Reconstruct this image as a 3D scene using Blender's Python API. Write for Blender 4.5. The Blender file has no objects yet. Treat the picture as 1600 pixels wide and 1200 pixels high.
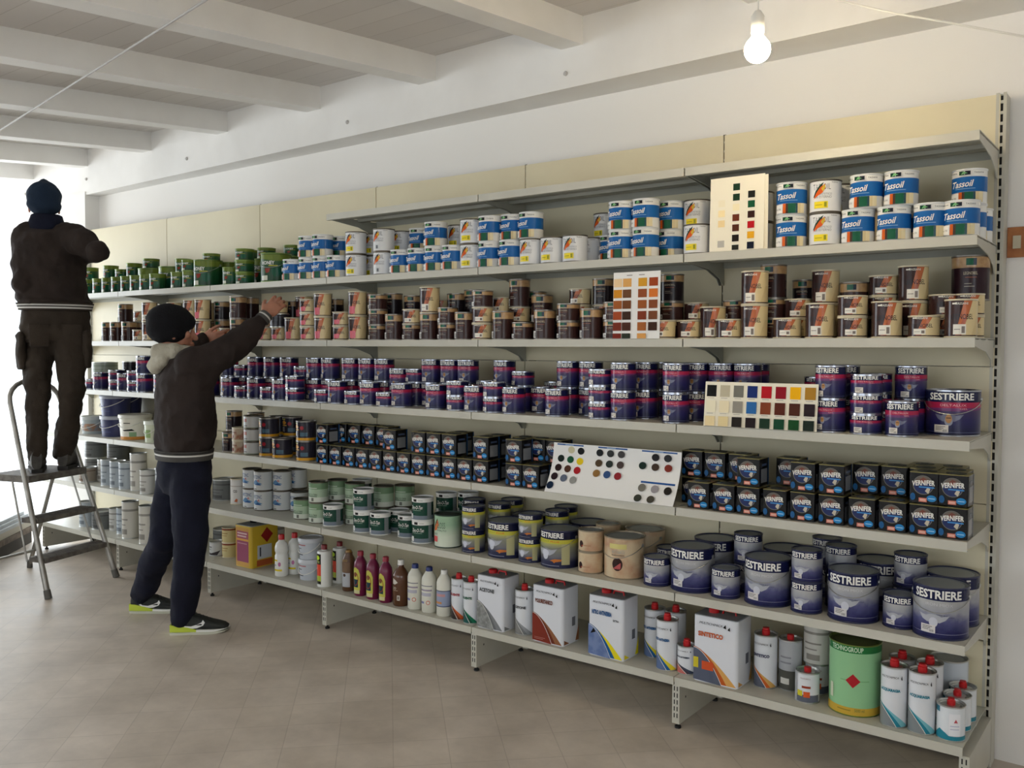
import bpy, bmesh, math, random
from mathutils import Vector, Matrix
from math import sin, cos, pi, radians, sqrt, asin, atan2, tan
random.seed(7)
SC = bpy.context.scene
COL = SC.collection

# ------------------------------------------------------------------ camera
CAMP = Vector((0.539, -3.459, 1.460))
YAW, PITCH, ROLL, FPX = 0.6479, -0.0413, 0.0021, 1404.0
FW = Vector((-sin(YAW)*cos(PITCH), cos(YAW)*cos(PITCH), sin(PITCH)))
RT0 = Vector((cos(YAW), sin(YAW), 0)); UP0 = RT0.cross(FW)
RT = RT0*cos(ROLL)+UP0*sin(ROLL); UPV = UP0*cos(ROLL)-RT0*sin(ROLL)
cd = bpy.data.cameras.new('camera'); cam = bpy.data.objects.new('camera', cd); COL.objects.link(cam)
cd.sensor_fit = 'HORIZONTAL'; cd.sensor_width = 36.0; cd.lens = 36.0*FPX/1600.0
cd.clip_start = 0.05; cd.clip_end = 100
m = Matrix((RT, UPV, -FW)).transposed().to_4x4(); m.translation = CAMP; cam.matrix_world = m
SC.camera = cam
SC.view_settings.view_transform = 'Standard'; SC.view_settings.look = 'None'
SC.view_settings.gamma = 1.0; SC.view_settings.use_curve_mapping = False
SC.view_settings.exposure = 0.84

def ray(px, py): return FW + RT*((px-800)/FPX) - UPV*((py-600)/FPX)
def P(px, py, dep): return CAMP + ray(px, py)*dep

# ------------------------------------------------------------------ world and daylight
w = bpy.data.worlds.new('daylight'); SC.world = w; w.use_nodes = True
bg = w.node_tree.nodes['Background']; bg.inputs[0].default_value = (0.84, 0.93, 1.0, 1); bg.inputs[1].default_value = 1.2
def area(name, loc, rot, sx, sy, power, col):
    l = bpy.data.lights.new(name, 'AREA'); l.shape = 'RECTANGLE'; l.size = sx; l.size_y = sy
    l.energy = power; l.color = col
    o = bpy.data.objects.new(name, l); COL.objects.link(o); o.location = loc; o.rotation_euler = rot
    return o
# daylight entering through the left glazed opening, the end window and the front window; the right one is added fill
area('daylight_left_opening', (-7.75, 0.30, 1.2), (radians(-90), 0, 0), 2.4, 2.2, 28, (0.88, 0.95, 1.0))
area('daylight_end_window', (-9.95, -2.6, 1.35), (0, radians(-90), 0), 2.3, 4.6, 128, (0.88, 0.95, 1.0))
area('daylight_front_window', (-2.6, -6.95, 1.75), (radians(90), 0, 0), 5.6, 1.7, 15, (0.93, 0.97, 1.0))
area('added_right_fill', (2.95, -5.2, 1.45), (0, radians(90), 0), 2.1, 3.0, 14, (0.97, 0.98, 1.0))  # added lamp without a known source, lifts the floor and beam faces

# ------------------------------------------------------------------ helpers
MATS = {}
def mat(name, col, rough=0.5, metal=0.0, spec=0.5, emis=None, coat=0.0, noise=None, bump=0.0, bscale=60):
    if name in MATS: return MATS[name]
    m = bpy.data.materials.new(name); m.use_nodes = True
    nt = m.node_tree; b = nt.nodes['Principled BSDF']
    b.inputs['Base Color'].default_value = (*col, 1); b.inputs['Roughness'].default_value = rough
    b.inputs['Metallic'].default_value = metal; b.inputs['Specular IOR Level'].default_value = spec
    b.inputs['Coat Weight'].default_value = coat
    if emis: b.inputs['Emission Color'].default_value = (*emis[0], 1); b.inputs['Emission Strength'].default_value = emis[1]
    if noise:   # (colour2, scale, lo, hi)
        tc = nt.nodes.new('ShaderNodeTexCoord'); n = nt.nodes.new('ShaderNodeTexNoise'); r = nt.nodes.new('ShaderNodeValToRGB')
        n.inputs['Scale'].default_value = noise[1]; n.inputs['Detail'].default_value = 6
        r.color_ramp.elements[0].position = noise[2]; r.color_ramp.elements[1].position = noise[3]
        r.color_ramp.elements[0].color = (*col, 1); r.color_ramp.elements[1].color = (*noise[0], 1)
        nt.links.new(tc.outputs['Object'], n.inputs['Vector']); nt.links.new(n.outputs['Fac'], r.inputs['Fac'])
        nt.links.new(r.outputs['Color'], b.inputs['Base Color'])
    if bump:
        tc = nt.nodes.new('ShaderNodeTexCoord'); n = nt.nodes.new('ShaderNodeTexNoise'); bp = nt.nodes.new('ShaderNodeBump')
        n.inputs['Scale'].default_value = bscale; n.inputs['Detail'].default_value = 5
        bp.inputs['Strength'].default_value = bump; bp.inputs['Distance'].default_value = 0.01
        nt.links.new(tc.outputs['Object'], n.inputs['Vector']); nt.links.new(n.outputs['Fac'], bp.inputs['Height'])
        nt.links.new(bp.outputs['Normal'], b.inputs['Normal'])
    MATS[name] = m; return m
def S(r, g, b):   # sRGB 0..255 -> linear
    f = lambda c: (c/255/12.92) if c/255 <= 0.04045 else ((c/255+0.055)/1.055)**2.4
    return (f(r), f(g), f(b))
def ink(r, g, b, rough=0.19): return mat('ink_%d_%d_%d' % (r, g, b), S(r, g, b), rough, 0, 0.24)
def ramp_mat(name, stops, H, rough=0.28, metal=0.0, speck=0.0):
    """printed colour that runs up the height of the tin (object z / H)"""
    if name in MATS: return MATS[name]
    m = bpy.data.materials.new(name); m.use_nodes = True; nt = m.node_tree; b = nt.nodes['Principled BSDF']
    b.inputs['Roughness'].default_value = rough; b.inputs['Metallic'].default_value = metal; b.inputs['Specular IOR Level'].default_value = 0.28
    tc = nt.nodes.new('ShaderNodeTexCoord'); sp = nt.nodes.new('ShaderNodeSeparateXYZ'); mu = nt.nodes.new('ShaderNodeMath'); mu.operation = 'DIVIDE'
    mu.inputs[1].default_value = H; r = nt.nodes.new('ShaderNodeValToRGB')
    e = r.color_ramp.elements
    while len(e) < len(stops): e.new(0.5)
    for k, (p, c) in enumerate(stops): e[k].position = p; e[k].color = (*S(*c), 1)
    nt.links.new(tc.outputs['Object'], sp.inputs[0]); nt.links.new(sp.outputs['Z'], mu.inputs[0])
    last = mu.outputs[0]
    if speck:
        n = nt.nodes.new('ShaderNodeTexNoise'); n.inputs['Scale'].default_value = 45; n.inputs['Detail'].default_value = 4
        m2 = nt.nodes.new('ShaderNodeMath'); m2.operation = 'MULTIPLY_ADD'; m2.inputs[1].default_value = speck
        m3 = nt.nodes.new('ShaderNodeMath'); m3.operation = 'SUBTRACT'; m3.inputs[1].default_value = speck*0.5
        nt.links.new(tc.outputs['Object'], n.inputs['Vector']); nt.links.new(n.outputs['Fac'], m2.inputs[0]); nt.links.new(last, m2.inputs[2])
        nt.links.new(m2.outputs[0], m3.inputs[0]); last = m3.outputs[0]
    nt.links.new(last, r.inputs['Fac']); nt.links.new(r.outputs['Color'], b.inputs['Base Color'])
    MATS[name] = m; return m

class MB:
    """collects shapes, then links them as ONE mesh"""
    def __init__(s): s.v = []; s.f = []; s.m = []; s.sm = []; s.mats = []
    def mi(s, m):
        if m not in s.mats: s.mats.append(m)
        return s.mats.index(m)
    def add(s, vs, fs, m, smooth=False):
        o = len(s.v); s.v += [tuple(x) for x in vs]; k = s.mi(m)
        for f in fs: s.f.append(tuple(i+o for i in f)); s.m.append(k); s.sm.append(smooth)
    def box(s, x0, x1, y0, y1, z0, z1, m, M=None):
        vs = [Vector((x, y, z)) for z in (z0, z1) for y in (y0, y1) for x in (x0, x1)]
        if M: vs = [M @ p for p in vs]
        s.add(vs, [(0, 2, 3, 1), (4, 5, 7, 6), (0, 1, 5, 4), (2, 6, 7, 3), (0, 4, 6, 2), (1, 3, 7, 5)], m)
    def lathe(s, prof, m, n=40, cx=0, cy=0, cap=True, smooth=True, mats=None):
        """prof: list of (r, z); mats: material per ring segment"""
        for k in range(len(prof)-1):
            (r0, z0), (r1, z1) = prof[k], prof[k+1]
            mm = mats[k] if mats else m
            vs = []
            for r, z in ((r0, z0), (r1, z1)):
                for i in range(n): a = 2*pi*i/n; vs.append((cx+r*cos(a), cy+r*sin(a), z))
            fs = [(i, (i+1) % n, n+(i+1) % n, n+i) for i in range(n)]
            s.add(vs, fs, mm, smooth)
        if cap:
            for (r, z), flip, mm in ((prof[0], True, mats[0] if mats else m), (prof[-1], False, mats[-1] if mats else m)):
                if r > 1e-5:
                    vs = [(cx+r*cos(2*pi*i/n), cy+r*sin(2*pi*i/n), z) for i in range(n)]
                    f = tuple(range(n)); s.add(vs, [f[::-1] if flip else f], mm)
    def tube(s, pts, r, m, n=8, closed=False, cap=True):
        pts = [Vector(p) for p in pts]; rs = r if isinstance(r, (list, tuple)) else [r]*len(pts)
        vs = []; ref = None
        for i, p in enumerate(pts):
            if closed: t = pts[(i+1) % len(pts)]-pts[i-1]
            else: t = pts[min(i+1, len(pts)-1)]-pts[max(i-1, 0)]
            t.normalize()
            if ref is None: ref = Vector((0, 0, 1)) if abs(t.z) < 0.9 else Vector((1, 0, 0))
            a = (ref-t*ref.dot(t)).normalized(); ref = a; b = t.cross(a)
            for k in range(n): an = 2*pi*k/n; vs.append(p+(a*cos(an)+b*sin(an))*rs[i])
        L = len(pts); fs = []
        for i in range(L if closed else L-1):
            j = (i+1) % L
            fs += [(i*n+k, i*n+(k+1) % n, j*n+(k+1) % n, j*n+k) for k in range(n)]
        if cap and not closed: fs += [tuple(range(n))[::-1], tuple((L-1)*n+k for k in range(n))]
        s.add(vs, fs, m, True)
    def prism(s, poly, axis, a0, a1, m, smooth=False):
        """poly of 2D points extruded along axis 'x','y' or 'z'"""
        def q(u, v, a): return {'x': (a, u, v), 'y': (u, a, v), 'z': (u, v, a)}[axis]
        n = len(poly); vs = [q(u, v, a0) for u, v in poly]+[q(u, v, a1) for u, v in poly]
        s.add(vs, [tuple(range(n))[::-1], tuple(range(n, 2*n))], m)
        s.add(vs, [(i, (i+1) % n, n+(i+1) % n, n+i) for i in range(n)], m, smooth)
    def rbox(s, w, d, h, r, m, z0=0, n=5, cx=0, cy=0):
        """box with rounded vertical corners"""
        pl = []
        for sx, sy, a0 in ((1, 1, 0), (-1, 1, 90), (-1, -1, 180), (1, -1, 270)):
            for k in range(n+1):
                a = radians(a0+90*k/n); pl.append((cx+sx*(w/2-r)+r*cos(a), cy+sy*(d/2-r)+r*sin(a)))
        s.prism(pl, 'z', z0, z0+h, m, smooth=True); return pl
    def mesh(s, name, weld=True):
        me = bpy.data.meshes.new(name); me.from_pydata(s.v, [], s.f)
        for mm in s.mats: me.materials.append(mm)
        me.polygons.foreach_set('material_index', s.m); me.polygons.foreach_set('use_smooth', s.sm); me.update()
        if weld:
            bm = bmesh.new(); bm.from_mesh(me); bmesh.ops.remove_doubles(bm, verts=bm.verts, dist=1e-6)
            bmesh.ops.recalc_face_normals(bm, faces=[f for f in bm.faces if len(f.verts) > 2]); bm.to_mesh(me); bm.free()
        me.set_sharp_from_angle(angle=radians(40))
        return me
    def build(s, name, parent=None, weld=True):
        o = bpy.data.objects.new(name, s.mesh(name, weld)); COL.objects.link(o)
        if parent: o.parent = parent
        return o
def tag(o, label=None, cat=None, group=None, kind=None):
    if label: o['label'] = label
    if cat: o['category'] = cat
    if group: o['group'] = group
    if kind: o['kind'] = kind
    return o
def empty(name, loc=(0, 0, 0), rz=0):
    o = bpy.data.objects.new(name, None); COL.objects.link(o); o.location = loc; o.rotation_euler = (0, 0, rz)
    o.empty_display_size = 0.05; return o

# ------------------------------------------------------------------ printed artwork
TXT = {}
def text_tris(t, bold=0.0, shear=0.0):
    key = (t, bold, shear)
    if key not in TXT:
        cu = bpy.data.curves.new('t', 'FONT'); cu.body = t; cu.size = 1; cu.resolution_u = 2; cu.offset = bold; cu.shear = shear
        cu.align_x = 'LEFT'; cu.fill_mode = 'FRONT'
        o = bpy.data.objects.new('t', cu); me = bpy.data.meshes.new_from_object(o)
        vs = [(v.co.x, v.co.y) for v in me.vertices]; fs = [tuple(p.vertices) for p in me.polygons]
        xs = [a[0] for a in vs]; ys = [a[1] for a in vs]; x0, x1, y0, y1 = min(xs), max(xs), min(ys), max(ys)
        vs = [((x-x0)/(x1-x0), (y-y0)/(y1-y0)) for x, y in vs]
        TXT[key] = (vs, fs); bpy.data.objects.remove(o); bpy.data.meshes.remove(me); bpy.data.curves.remove(cu)
    return TXT[key]
def art(mb, items, mapf, step=0.008):
    """items drawn flat in (u, z) metres, cut into strips, then laid on the surface by mapf(u, z, layer)"""
    for L, it in enumerate(items):
        k = it[0]; mm = it[-1] if not isinstance(it[-1], dict) else it[-2]; op = it[-1] if isinstance(it[-1], dict) else {}
        lay = op.get('lay', L)
        if k == 'rect':
            _, u0, z0, u1, z1 = it[:5]; vs = [(u0, z0), (u1, z0), (u1, z1), (u0, z1)]; fs = [(0, 1, 2, 3)]
        elif k == 'poly': vs = list(it[1]); fs = [tuple(range(len(vs)))]
        elif k == 'ell':
            _, cu_, cz, ru, rz = it[:5]; n = 24
            vs = [(cu_+ru*cos(2*pi*i/n), cz+rz*sin(2*pi*i/n)) for i in range(n)]; fs = [tuple(range(n))]
        elif k == 'ring':
            _, cu_, cz, ru, rz, th = it[:6]; n = 28
            vs = [(cu_+ru*cos(2*pi*i/n), cz+rz*sin(2*pi*i/n)) for i in range(n)]+[(cu_+(ru-th)*cos(2*pi*i/n), cz+(rz-th)*sin(2*pi*i/n)) for i in range(n)]
            fs = [(i, (i+1) % n, n+(i+1) % n, n+i) for i in range(n)]
        elif k == 'text':
            _, t, cu_, cz, wd, ht = it[:6]
            tv, fs = text_tris(t, op.get('bold', 0.0), op.get('shear', 0.0)); sl = op.get('slope', 0.0); arc = op.get('arc', 0.0)
            vs = [(cu_+(x-.5)*wd, cz+(y-.5)*ht+sl*(x-.5)*wd+arc*(1-(2*x-1)**2)) for x, y in tv]
        us = [a[0] for a in vs]
        bm = bmesh.new(); bv = [bm.verts.new((u, z, 0)) for u, z in vs]
        for f in fs:
            try: bm.faces.new([bv[i] for i in f])
            except ValueError: pass
        if step and max(us)-min(us) > step:
            n0 = math.ceil(min(us)/step+1e-6); n1 = math.floor(max(us)/step-1e-6)
            for q in range(n0, n1+1):
                bmesh.ops.bisect_plane(bm, geom=bm.verts[:]+bm.edges[:]+bm.faces[:], plane_co=(q*step, 0, 0), plane_no=(1, 0, 0), dist=1e-6)
        bm.verts.index_update()
        mb.add([mapf(v.co.x, v.co.y, lay) for v in bm.verts], [tuple(v.index for v in f.verts) for f in bm.faces], mm, True)
        bm.free()
def cyl(R): return lambda u, z, L: ((R+0.0004+0.00022*L)*sin(u/R), -(R+0.0004+0.00022*L)*cos(u/R), z)
def flat(y, cx=0): return lambda u, z, L: (cx+u, y-0.0004-0.0002*L, z)
def sideR(x): return lambda u, z, L: (x+0.0004+0.0002*L, u, z)

STEEL = mat('tin_steel', S(190, 192, 190), 0.32, 0.9)
DKSTEEL = mat('tin_lid_grey', S(150, 156, 160), 0.42, 0.25)
GOLD = mat('tin_gold_rim', S(196, 178, 96), 0.3, 0.8)
REDCAP = mat('red_plastic_cap', S(196, 30, 34), 0.4)
WHITEP = mat('white_plastic', S(232, 230, 222), 0.4)
# ------------------------------------------------------------------ room
plaster = mat('white_plaster', S(240, 237, 232), 0.9, bump=0.15, bscale=14)
plaster2 = mat('white_painted_wood', S(240, 238, 234), 0.8, noise=(S(230, 227, 222), 3.0, 0.35, 0.75), bump=0.1, bscale=9)
def struct(mb, name):
    o = mb.build(name); o['kind'] = 'structure'; return o
# floor : beige-grey stone tiles laid on the diagonal
fm = bpy.data.materials.new('diagonal_floor_tiles'); fm.use_nodes = True; nt = fm.node_tree; b = nt.nodes['Principled BSDF']
tc = nt.nodes.new('ShaderNodeTexCoord'); mp = nt.nodes.new('ShaderNodeMapping'); mp.inputs['Rotation'].default_value = (0, 0, radians(45)); mp.inputs['Location'].default_value = (0.066, 0.05, 0)
br = nt.nodes.new('ShaderNodeTexBrick'); br.offset = 0.0; br.inputs['Scale'].default_value = 1.0
br.inputs['Brick Width'].default_value = 0.2; br.inputs['Row Height'].default_value = 0.2; br.inputs['Mortar Size'].default_value = 0.0018; br.inputs['Mortar Smooth'].default_value = 0.3
br.inputs['Color1'].default_value = (*S(214, 203, 190), 1); br.inputs['Color2'].default_value = (*S(206, 195, 181), 1); br.inputs['Mortar'].default_value = (*S(190, 179, 166), 1)
n1 = nt.nodes.new('ShaderNodeTexNoise'); n1.inputs['Scale'].default_value = 3.2; n1.inputs['Detail'].default_value = 9; n1.inputs['Roughness'].default_value = 0.62
cr = nt.nodes.new('ShaderNodeValToRGB'); cr.color_ramp.elements[0].position = 0.3; cr.color_ramp.elements[0].color = (0.70, 0.68, 0.66, 1); cr.color_ramp.elements[1].position = 0.72; cr.color_ramp.elements[1].color = (1.08, 1.07, 1.06, 1)
mx = nt.nodes.new('ShaderNodeMixRGB'); mx.blend_type = 'MULTIPLY'; mx.inputs[0].default_value = 1
nt.links.new(tc.outputs['Object'], mp.inputs[0]); nt.links.new(mp.outputs[0], br.inputs['Vector']); nt.links.new(tc.outputs['Object'], n1.inputs['Vector'])
nt.links.new(n1.outputs['Fac'], cr.inputs[0]); nt.links.new(br.outputs['Color'], mx.inputs[1]); nt.links.new(cr.outputs[0], mx.inputs[2]); nt.links.new(mx.outputs[0], b.inputs['Base Color'])
rr = nt.nodes.new('ShaderNodeMapRange'); rr.inputs[3].default_value = 0.36; rr.inputs[4].default_value = 0.58
nt.links.new(n1.outputs['Fac'], rr.inputs[0]); nt.links.new(rr.outputs[0], b.inputs['Roughness'])
bp = nt.nodes.new('ShaderNodeBump'); bp.inputs['Strength'].default_value = 0.25; bp.inputs['Distance'].default_value = 0.002
nt.links.new(br.outputs['Fac'], bp.inputs['Height']); bp.invert = True; nt.links.new(bp.outputs[0], b.inputs['Normal'])
mb = MB(); mb.box(-10.2, 3.2, -7.2, 0.32, -0.1, 0.0, fm); struct(mb, 'floor')

WY = 0.08
# back wall with the glazed opening at the far left
mb = MB()
mb.box(-6.28, 3.2, WY, WY+0.24, 0, 3.2, plaster)
mb.box(-9.1, -6.28, WY, WY+0.24, 2.34, 3.2, plaster); mb.box(-10.2, -9.1, WY, WY+0.24, 0, 3.2, plaster)
struct(mb, 'wall_back')
mb = MB(); mb.box(-6.36, -6.02, -0.03, WY, 0, 2.6, plaster2); struct(mb, 'trim_1')      # pilaster at the end of the shelving
# end wall (left), with window
mb = MB(); X0, X1 = -10.2, -9.9
mb.box(X0, X1, -7.2, -5.0, 0, 3.2, plaster); mb.box(X0, X1, -0.25, WY, 0, 3.2, plaster)
mb.box(X0, X1, -5.0, -0.25, 0, 0.15, plaster); mb.box(X0, X1, -5.0, -0.25, 2.5, 3.2, plaster); struct(mb, 'wall_left')
mb = MB(); mb.box(3.0, 3.2, -3.6, WY, 0, 3.2, plaster); mb.box(3.0, 3.2, -7.2, -6.8, 0, 3.2, plaster)
mb.box(3.0, 3.2, -6.8, -3.6, 0, 0.3, plaster); mb.box(3.0, 3.2, -6.8, -3.6, 2.5, 3.2, plaster); struct(mb, 'wall_right')
mb = MB(); mb.box(-10.2, 3.2, -7.2, -7.0, 0, 0.6, plaster); mb.box(-10.2, 3.2, -7.2, -7.0, 2.6, 3.2, plaster)
mb.box(-10.2, -5.5, -7.2, -7.0, 0.6, 2.6, plaster); mb.box(0.3, 3.2, -7.2, -7.0, 0.6, 2.6, plaster); struct(mb, 'wall_front')
frame_m = mat('white_window_frame', S(225, 228, 230), 0.5)
glass = bpy.data.materials.new('window_glass'); glass.use_nodes = True; nt = glass.node_tree; nt.nodes.clear()
o_ = nt.nodes.new('ShaderNodeOutputMaterial'); t_ = nt.nodes.new('ShaderNodeBsdfTransparent'); g_ = nt.nodes.new('ShaderNodeBsdfGlossy'); g_.inputs['Roughness'].default_value = 0.02
x_ = nt.nodes.new('ShaderNodeMixShader'); x_.inputs[0].default_value = 0.06; nt.links.new(t_.outputs[0], x_.inputs[1]); nt.links.new(g_.outputs[0], x_.inputs[2]); nt.links.new(x_.outputs[0], o_.inputs[0])
def window(name, axis, a0, a1, z0, z1, c, nm, thick=0.06):
    """framed window; axis 'x': lies along X at y=c, 'y': along Y at x=c"""
    root = empty(name); root['kind'] = 'structure'
    f = MB(); bw = 0.06
    def bx(m_, u0, u1, v0, v1, t):
        if axis == 'x': m_.box(u0, u1, c-t/2, c+t/2, v0, v1, frame_m if t > 0.02 else glass)
        else: m_.box(c-t/2, c+t/2, u0, u1, v0, v1, frame_m if t > 0.02 else glass)
    bx(f, a0, a1, z0, z0+bw, thick); bx(f, a0, a1, z1-bw, z1, thick)
    for k in range(nm+1):
        u = a0+(a1-a0-bw)*k/nm; bx(f, u, u+bw, z0+bw, z1-bw, thick)
    f.build('window_frame', root)
    g = MB()
    for k in range(nm):
        u = a0+(a1-a0-bw)*k/nm; u2 = a0+(a1-a0-bw)*(k+1)/nm; bx(g, u+bw, u2, z0+bw, z1-bw, 0.006)
    g.build('pane', root)
window('window_1', 'x', -9.1, -6.36, 0.0, 2.34, 0.2, 2)
window('window_2', 'y', -5.0, -0.25, 0.15, 2.5, -10.05, 3)
window('window_3', 'x', -5.5, 0.3, 0.6, 2.6, -7.1, 4)

window('added_window_4', 'y', -6.8, -3.6, 0.3, 2.5, 3.1, 2)  # unseen window, added to go with the right fill lamp

# girder along the wall, sloping ceiling beams and boards
mb = MB()
def gy(x): return -0.020+(-0.125)*(x+6.1)/6.1
def gz(x): return 2.577+0.0055*(x+6.1)
xs = (-9.9, -6.1, 0.0, 3.0)
for a, c2 in zip(xs[:-1], xs[1:]):
    pts = []
    for x in (a, c2):
        y = gy(x); z = gz(x); pts += [(x, y, z), (x, WY, z), (x, WY, 3.05), (x, y, 3.05)]
    mb.add(pts, [(0, 1, 2, 3), (7, 6, 5, 4), (0, 4, 5, 1), (1, 5, 6, 2), (2, 6, 7, 3), (3, 7, 4, 0)], plaster2)
struct(mb, 'trim_2')
SL = 0.083
def beam_z(y): return 2.780+SL*(y+0.05)
mb = MB()
pts = [(-10.2, 0.1), (3.2, 0.1), (3.2, -7.2), (-10.2, -7.2)]
vs = [(x, y, beam_z(y)+0.122) for x, y in pts]+[(x, y, beam_z(y)+0.24) for x, y in pts]
board = bpy.data.materials.new('white_ceiling_boards'); board.use_nodes = True; nt = board.node_tree; b = nt.nodes['Principled BSDF']; b.inputs['Roughness'].default_value = 0.8
tc = nt.nodes.new('ShaderNodeTexCoord'); wv = nt.nodes.new('ShaderNodeTexBrick'); wv.offset = 0.5
wv.inputs['Scale'].default_value = 1; wv.inputs['Brick Width'].default_value = 2.6; wv.inputs['Row Height'].default_value = 0.14; wv.inputs['Mortar Size'].default_value = 0.0015
wv.inputs['Color1'].default_value = (*S(224, 220, 216), 1); wv.inputs['Color2'].default_value = (*S(216, 211, 207), 1); wv.inputs['Mortar'].default_value = (*S(190, 184, 178), 1)
mp = nt.nodes.new('ShaderNodeMapping'); nt.links.new(tc.outputs['Object'], mp.inputs[0]); nt.links.new(mp.outputs[0], wv.inputs['Vector']); nt.links.new(wv.outputs['Color'], b.inputs['Base Color'])
mb.add(vs, [(0, 1, 2, 3), (7, 6, 5, 4), (0, 4, 5, 1), (1, 5, 6, 2), (2, 6, 7, 3), (3, 7, 4, 0)], board); struct(mb, 'ceiling')
nb = 3
for k in range(13):
    x1 = -1.612-0.8745*(k-3); x0 = x1-0.115
    if x1 > 2.9: continue
    y0 = -7.0; y1 = gy(min(x1, 0))+0.002
    vs = []
    for y in (y0, y1):
        for x in (x0, x1): vs += [(x, y, beam_z(y)), (x, y, beam_z(y)+0.1225)]
    mb = MB(); mb.add(vs, [(0, 1, 3, 2), (4, 6, 7, 5), (0, 2, 6, 4), (1, 5, 7, 3), (0, 4, 5, 1), (2, 3, 7, 6)], plaster2)
    struct(mb, 'trim_%d' % nb); nb += 1
# bolt heads on the girder
for k, (px, py) in enumerate(((543, 191), (292, 248), (135, 280), (884, 115), (40, 303))):
    d = ray(px, py); t = (-0.06-CAMP.y)/d.y; q = CAMP+d*t; y = gy(q.x); t = (y-CAMP.y)/d.y; q = CAMP+d*t
    mb = MB(); R_ = 0.011
    vs = []; n = 12
    for r, yy in ((R_, 0.001), (R_, -0.004), (R_*.6, -0.009)): vs += [(q.x+r*cos(2*pi*i/n), q.y+yy, q.z+r*sin(2*pi*i/n)) for i in range(n)]
    fs = [(i, (i+1) % n, n+(i+1) % n, n+i) for i in range(n)]+[(n+i, n+(i+1) % n, 2*n+(i+1) % n, 2*n+i) for i in range(n)]+[tuple(range(2*n, 3*n))]
    mb.add(vs, fs, mat('painted_bolt', S(190, 186, 182), 0.6))
    names = ('above the second shelf bay from the left end of the top shelf', 'above the green tins', 'above the pilaster', 'left of the hanging bulb', 'furthest left, over the man on the ladder')
    tag(mb.build('bolt_head'), 'painted round bolt head on the white girder, '+('third from the bulb', 'next right of the one by the pilaster', 'just above the pilaster', 'nearest to the bulb', 'beside the beanie of the higher man')[k], 'bolt', 'bolt heads on the girder')
# ------------------------------------------------------------------ shelving
cream = mat('cream_back_panel', S(224, 214, 182), 0.5, noise=(S(218, 207, 176), 2.5, 0.4, 0.7))
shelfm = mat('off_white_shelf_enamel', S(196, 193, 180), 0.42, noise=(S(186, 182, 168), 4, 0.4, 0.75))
shelfd = mat('shaded_shelf_enamel', S(168, 168, 156), 0.5)  # darker copy of the shelf enamel, shade under the boards painted in
slotm = mat('slot_shade', S(28, 26, 24), 0.8)  # near-black colour paints the shade inside the slots
blackr = mat('black_rubber', S(22, 22, 22), 0.7)
Z = {7: 2.133, 6: 1.811, 5: 1.492, 4: 1.171, 3: 0.857, 2: 0.530, 1: 0.208}
DEP = {7: -.355, 6: -.355, 5: -.355, 4: -.402, 3: -.402, 2: -.402, 1: -.400}
PT = 2.320
NTH = ['rightmost', 'second from the right', 'third from the right', 'fourth from the right', 'fifth from the right', 'leftmost']
LEVEL = {7: 'top level', 6: 'second level from the top', 5: 'third level from the top', 4: 'fourth level from the top', 3: 'third level from the floor', 2: 'second level from the floor', 1: 'bottom level'}
# uprights
for i in range(7):
    x = -float(i); t = empty('shelving_upright', (x, 0, 0))
    tag(t, ('cream slotted steel upright at the right end of the shelving' if i == 0 else 'slotted steel upright at the left end of the shelving by the pilaster' if i == 6 else
        'slotted steel upright behind the shelving, %s of the inner ones' % (['', 'first from right', 'second from right', 'third from right', 'fourth from right', 'fifth from right'][i])), 'shelving upright', 'slotted uprights')
    mb = MB(); hw = 0.016
    mb.box(-hw, hw, 0.004, 0.07, 0, PT, shelfm); k = 0.02
    if i in (0, 6):
        mb.box(-hw, -0.006, -0.004, 0.002, 0, PT+0.004, shelfm); mb.box(0.006, hw, -0.004, 0.002, 0, PT+0.004, shelfm)
        while k < PT: mb.box(-0.006, 0.006, -0.003, 0.003, k, k+0.010, shelfm); k += 0.036
        mb.box(-0.006, 0.006, 0.0032, 0.0038, 0.01, PT-0.005, slotm)
    else:
        while k < PT: mb.box(-0.0024, 0.0024, 0.0, 0.0034, k, k+0.008, shelfm); k += 0.036
        mb.box(-0.0060, 0.0060, 0.0036, 0.0042, 0.01, PT+0.003, slotm)
    mb.build('post', t)
    if i < 6 or True:
        f = MB(); y0 = -0.385
        f.box(-0.015, 0.015, y0, -0.006, 0.022, 0.176, shelfm)
        for xx in (-0.008, 0.004):
            for zz in range(5): f.box(xx, xx+0.004, y0-0.0008, y0+0.001, 0.045+zz*0.026, 0.062+zz*0.026, slotm)
        for sx in (-1, 1):
            f.box(sx*0.0150-0.0004*(sx < 0), sx*0.0150+0.0004*(sx > 0), y0+0.05, y0+0.056, 0.11, 0.118, slotm)
        f.build('base_foot', t)
        g = MB(); g.lathe([(0.012, 0), (0.012, 0.008), (0.006, 0.010), (0.006, 0.024)], blackr, 14, 0, y0+0.02); g.build('levelling_foot', t); g = MB(); g.lathe([(0.012, 0), (0.012, 0.008), (0.006, 0.010), (0.006, 0.024)], blackr, 14, 0, -0.03)
        g.build('levelling_foot', t)
# back panels
seams = [0.02, 0.44, 0.918, 1.395, 1.873, PT]
for i in range(6):
    t = empty('back_panel', (-i-0.5, 0, 0))
    tag(t, 'cream steel back panelling of the shelf bay, %s' % (NTH[i] if i < 5 else 'leftmost by the pilaster'), 'back panel', 'back panels')
    for a, c2 in zip(seams[:-1], seams[1:]):
        mb = MB(); mb.box(-0.4972, 0.4972, -0.0035, 0.0035, a+0.0012, c2-0.0012, cream); mb.build('panel_sheet', t)
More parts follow.
